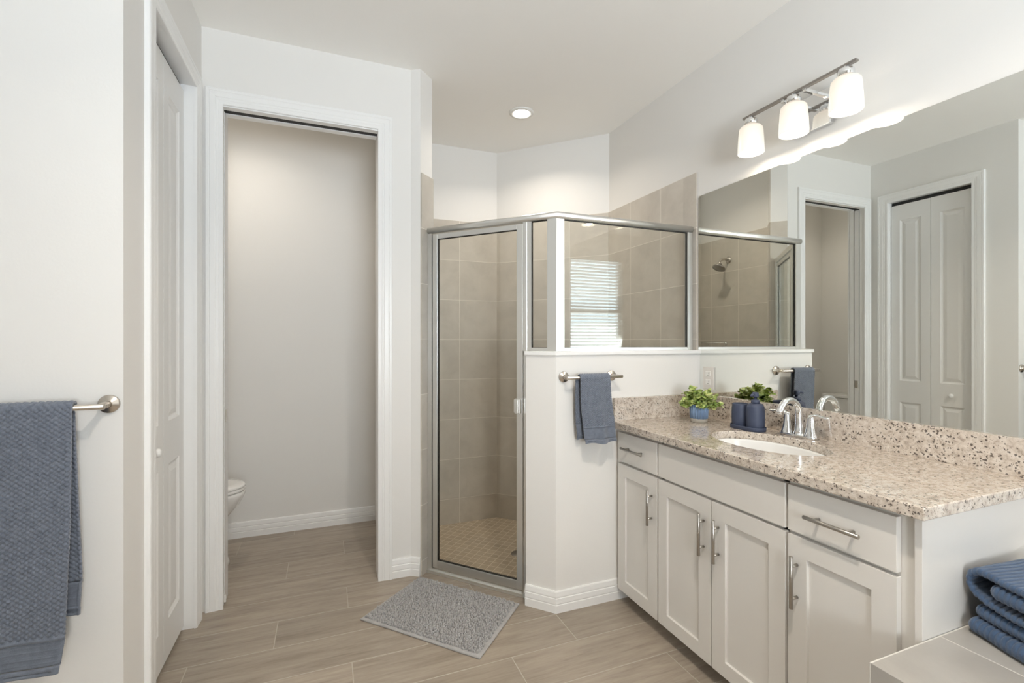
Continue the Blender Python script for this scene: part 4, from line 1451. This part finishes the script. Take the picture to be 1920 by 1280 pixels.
# ------------------------------------------------------------------ potted plant
def plant():
    px, py = 1.695, 1.808
    t = thing('potted_plant', 'leafy green plant in a small ribbed blue pot by the outlet', 'plant', (px, py, CT))
    bm = bmesh.new()
    n = 210
    rings = []
    for r, z in ((.040, .018), (.0435, .085), (.0405, .085), (.038, .030)):
        ring = []
        for k in range(n):
            a = 2 * pi * k / n
            rr_ = r + (.0017 * cos(a * 21) if r in (.040, .0435) else 0)
            ring.append(bm.verts.new((px + rr_ * cos(a), py + rr_ * sin(a), CT + z)))
        rings.append(ring)
    for A, B in zip(rings, rings[1:]):
        for k in range(n):
            f = bm.faces.new([A[k], A[(k + 1) % n], B[(k + 1) % n], B[k]]); f.smooth = True
    bm.faces.new(rings[0]); bm.faces.new(rings[-1])
    obj('pot', bm, 'potblue', t)
    bm = bmesh.new()
    lathe(bm, [(0, CT), (.0375, CT), (.0392, CT + .002), (.0402, CT + .0185), (0, CT + .0185)], (px, py, 0), 48)
    o = obj('pot_base', bm, 'potgrey', t); o['label'] = 'bare grey concrete foot of the pot'
    bm = bmesh.new(); lathe(bm, [(0, CT + .078), (.0395, CT + .076), (.0395, CT + .070), (0, CT + .070)], (px, py, 0), 32)
    obj('soil', bm, 'soil', t)
    rnd = random.Random(11)
    bs = bmesh.new(); bl_ = bmesh.new()
    def leaf(p, d, size):
        d = d.normalized()
        up = Vector((rnd.uniform(-.6, .6), rnd.uniform(-.6, .6), 1)).normalized()
        s = d.cross(up)
        if s.length < .1: s = Vector((1, 0, 0))
        s.normalize(); n_ = s.cross(d).normalized()
        pts = []
        K = 5
        L_, R_, Mi = [], [], []
        for i in range(K + 1):
            f = i / K
            w = size * .52 * (sin(pi * min(1, f * .94 + .06)) ** .62)
            c = p + d * size * f + n_ * (size * .18 * sin(pi * f) - size * .12 * f)
            Mi.append(bl_.verts.new(c)); L_.append(bl_.verts.new(c + s * w + n_ * w * .22)); R_.append(bl_.verts.new(c - s * w + n_ * w * .22))
        for i in range(K):
            for A, B in ((L_, Mi), (Mi, R_)):
                f = bl_.faces.new([A[i], A[i + 1], B[i + 1], B[i]]); f.smooth = True
    for i in range(64):
        az = rnd.uniform(0, 2 * pi)
        tilt = rnd.uniform(.05, 1.0) ** .75
        ln = rnd.uniform(.050, .092) * (1.0 if tilt < .6 else .78)
        a0 = Vector((px + .022 * cos(az) * rnd.random(), py + .022 * sin(az) * rnd.random(), CT + .074))
        dirv = Vector((cos(az) * tilt * 1.15, sin(az) * tilt * 1.15, 1.05 - .45 * tilt)).normalized()
        pts = []
        for k in range(6):
            f = k / 5
            q = a0 + dirv * ln * f + Vector((cos(az), sin(az), 0)) * (.022 * f * f * tilt) - Vector((0, 0, 1)) * (.030 * f * f * tilt)
            if q.x > XR - .110: q.x = XR - .110 + (q.x - XR + .110) * .5
            pts.append(q)
        tube(bs, pts, .0009, 5, cap=False)
        for k in range(1, 6):
            nl = 3 if k < 5 else 4
            for _ in range(nl):
                dv = Vector((rnd.uniform(-1, 1), rnd.uniform(-1, 1), rnd.uniform(-.25, 1.0)))
                pt = pts[k] + Vector((rnd.uniform(-.003, .003), rnd.uniform(-.003, .003), rnd.uniform(-.003, .003)))
                if pt.x > XR - .045: dv.x = -abs(dv.x)
                leaf(pt, dv, rnd.uniform(.017, .027))
    obj('stems', bs, 'stem', t, weld=False)
    obj('foliage', bl_, 'leaf', t, weld=False, normals=False)
plant()

# ------------------------------------------------------------------ soap set
TC = (1.752, 1.572)
ty = thing('tray', 'oval matte navy tray holding the tumbler and soap bottle', 'tray', (TC[0], TC[1], CT))
bm = bmesh.new()
def stadium(hw, r, z, n=20):
    o_ = []
    for k in range(n + 1):
        a = pi * k / n
        o_.append((TC[0] + r * cos(a), TC[1] + hw + r * sin(a), z))
    for k in range(n + 1):
        a = pi + pi * k / n
        o_.append((TC[0] + r * cos(a), TC[1] - hw + r * sin(a), z))
    return o_
rows = [stadium(.040, r, CT + z) for r, z in ((.0405, 0), (.0425, .0015), (.0435, .016), (.0430, .018), (.0410, .018), (.0400, .0165), (.0395, .006), (.020, .0055))]
R = [[bm.verts.new(p) for p in row] for row in rows]
for A, B in zip(R, R[1:]):
    for k in range(len(A)):
        f = bm.faces.new([A[k], A[(k + 1) % len(A)], B[(k + 1) % len(A)], B[k]]); f.smooth = True
bm.faces.new(R[0][::-1]); bm.faces.new(R[-1])
obj('tray_body', bm, 'navy', ty)
zb = CT + .0065
cx, cy = TC[0], TC[1] + .040
bm = bmesh.new()
lathe(bm, [(0, zb), (.034, zb), (.0362, zb + .004), (.0375, zb + .045), (.0370, zb + .075), (.0345, zb + .100), (.0335, zb + .104), (.0325, zb + .105), (.0312, zb + .103), (.034, zb + .07), (.033, zb + .010), (0, zb + .008)], (cx, cy, 0), 44)
tag(obj('tumbler', bm, 'navy', origin=(cx, cy, zb)), 'matte navy tumbler standing on the tray beside the soap bottle', 'tumbler')
cx, cy = TC[0], TC[1] - .040
sd = thing('soap_dispenser', 'matte navy soap pump bottle on the tray nearer the faucet', 'soap dispenser', (cx, cy, zb))
bm = bmesh.new()
lathe(bm, [(0, zb), (.034, zb), (.0362, zb + .004), (.0375, zb + .045), (.0372, zb + .080), (.0355, zb + .098), (.0315, zb + .108), (.0245, zb + .1135), (.0165, zb + .1145), (0, zb + .1145)], (cx, cy, 0), 44)
obj('bottle', bm, 'navy', sd)
bm = bmesh.new()
lathe(bm, [(0, zb + .1145), (.0165, zb + .1145), (.0178, zb + .1155), (.0176, zb + .1255), (.0165, zb + .1285), (.0135, zb + .1305), (.0068, zb + .1315), (.006, zb + .143), (0, zb + .143)], (cx, cy, 0), 32)
obj('collar', bm, 'navy', sd)
bm = bmesh.new()
lathe(bm, [(0, zb + .141), (.0125, zb + .1415), (.0135, zb + .145), (.0135, zb + .158), (.0115, zb + .1625), (0, zb + .163)], (cx, cy, 0), 28)
tube(bm, [(cx, cy, zb + .153), (cx - .020, cy - .004, zb + .1535), (cx - .031, cy - .006, zb + .151), (cx - .034, cy - .0065, zb + .147)], [.006, .0052, .0045, .004], 12)
obj('pump_head', bm, 'navy', sd)
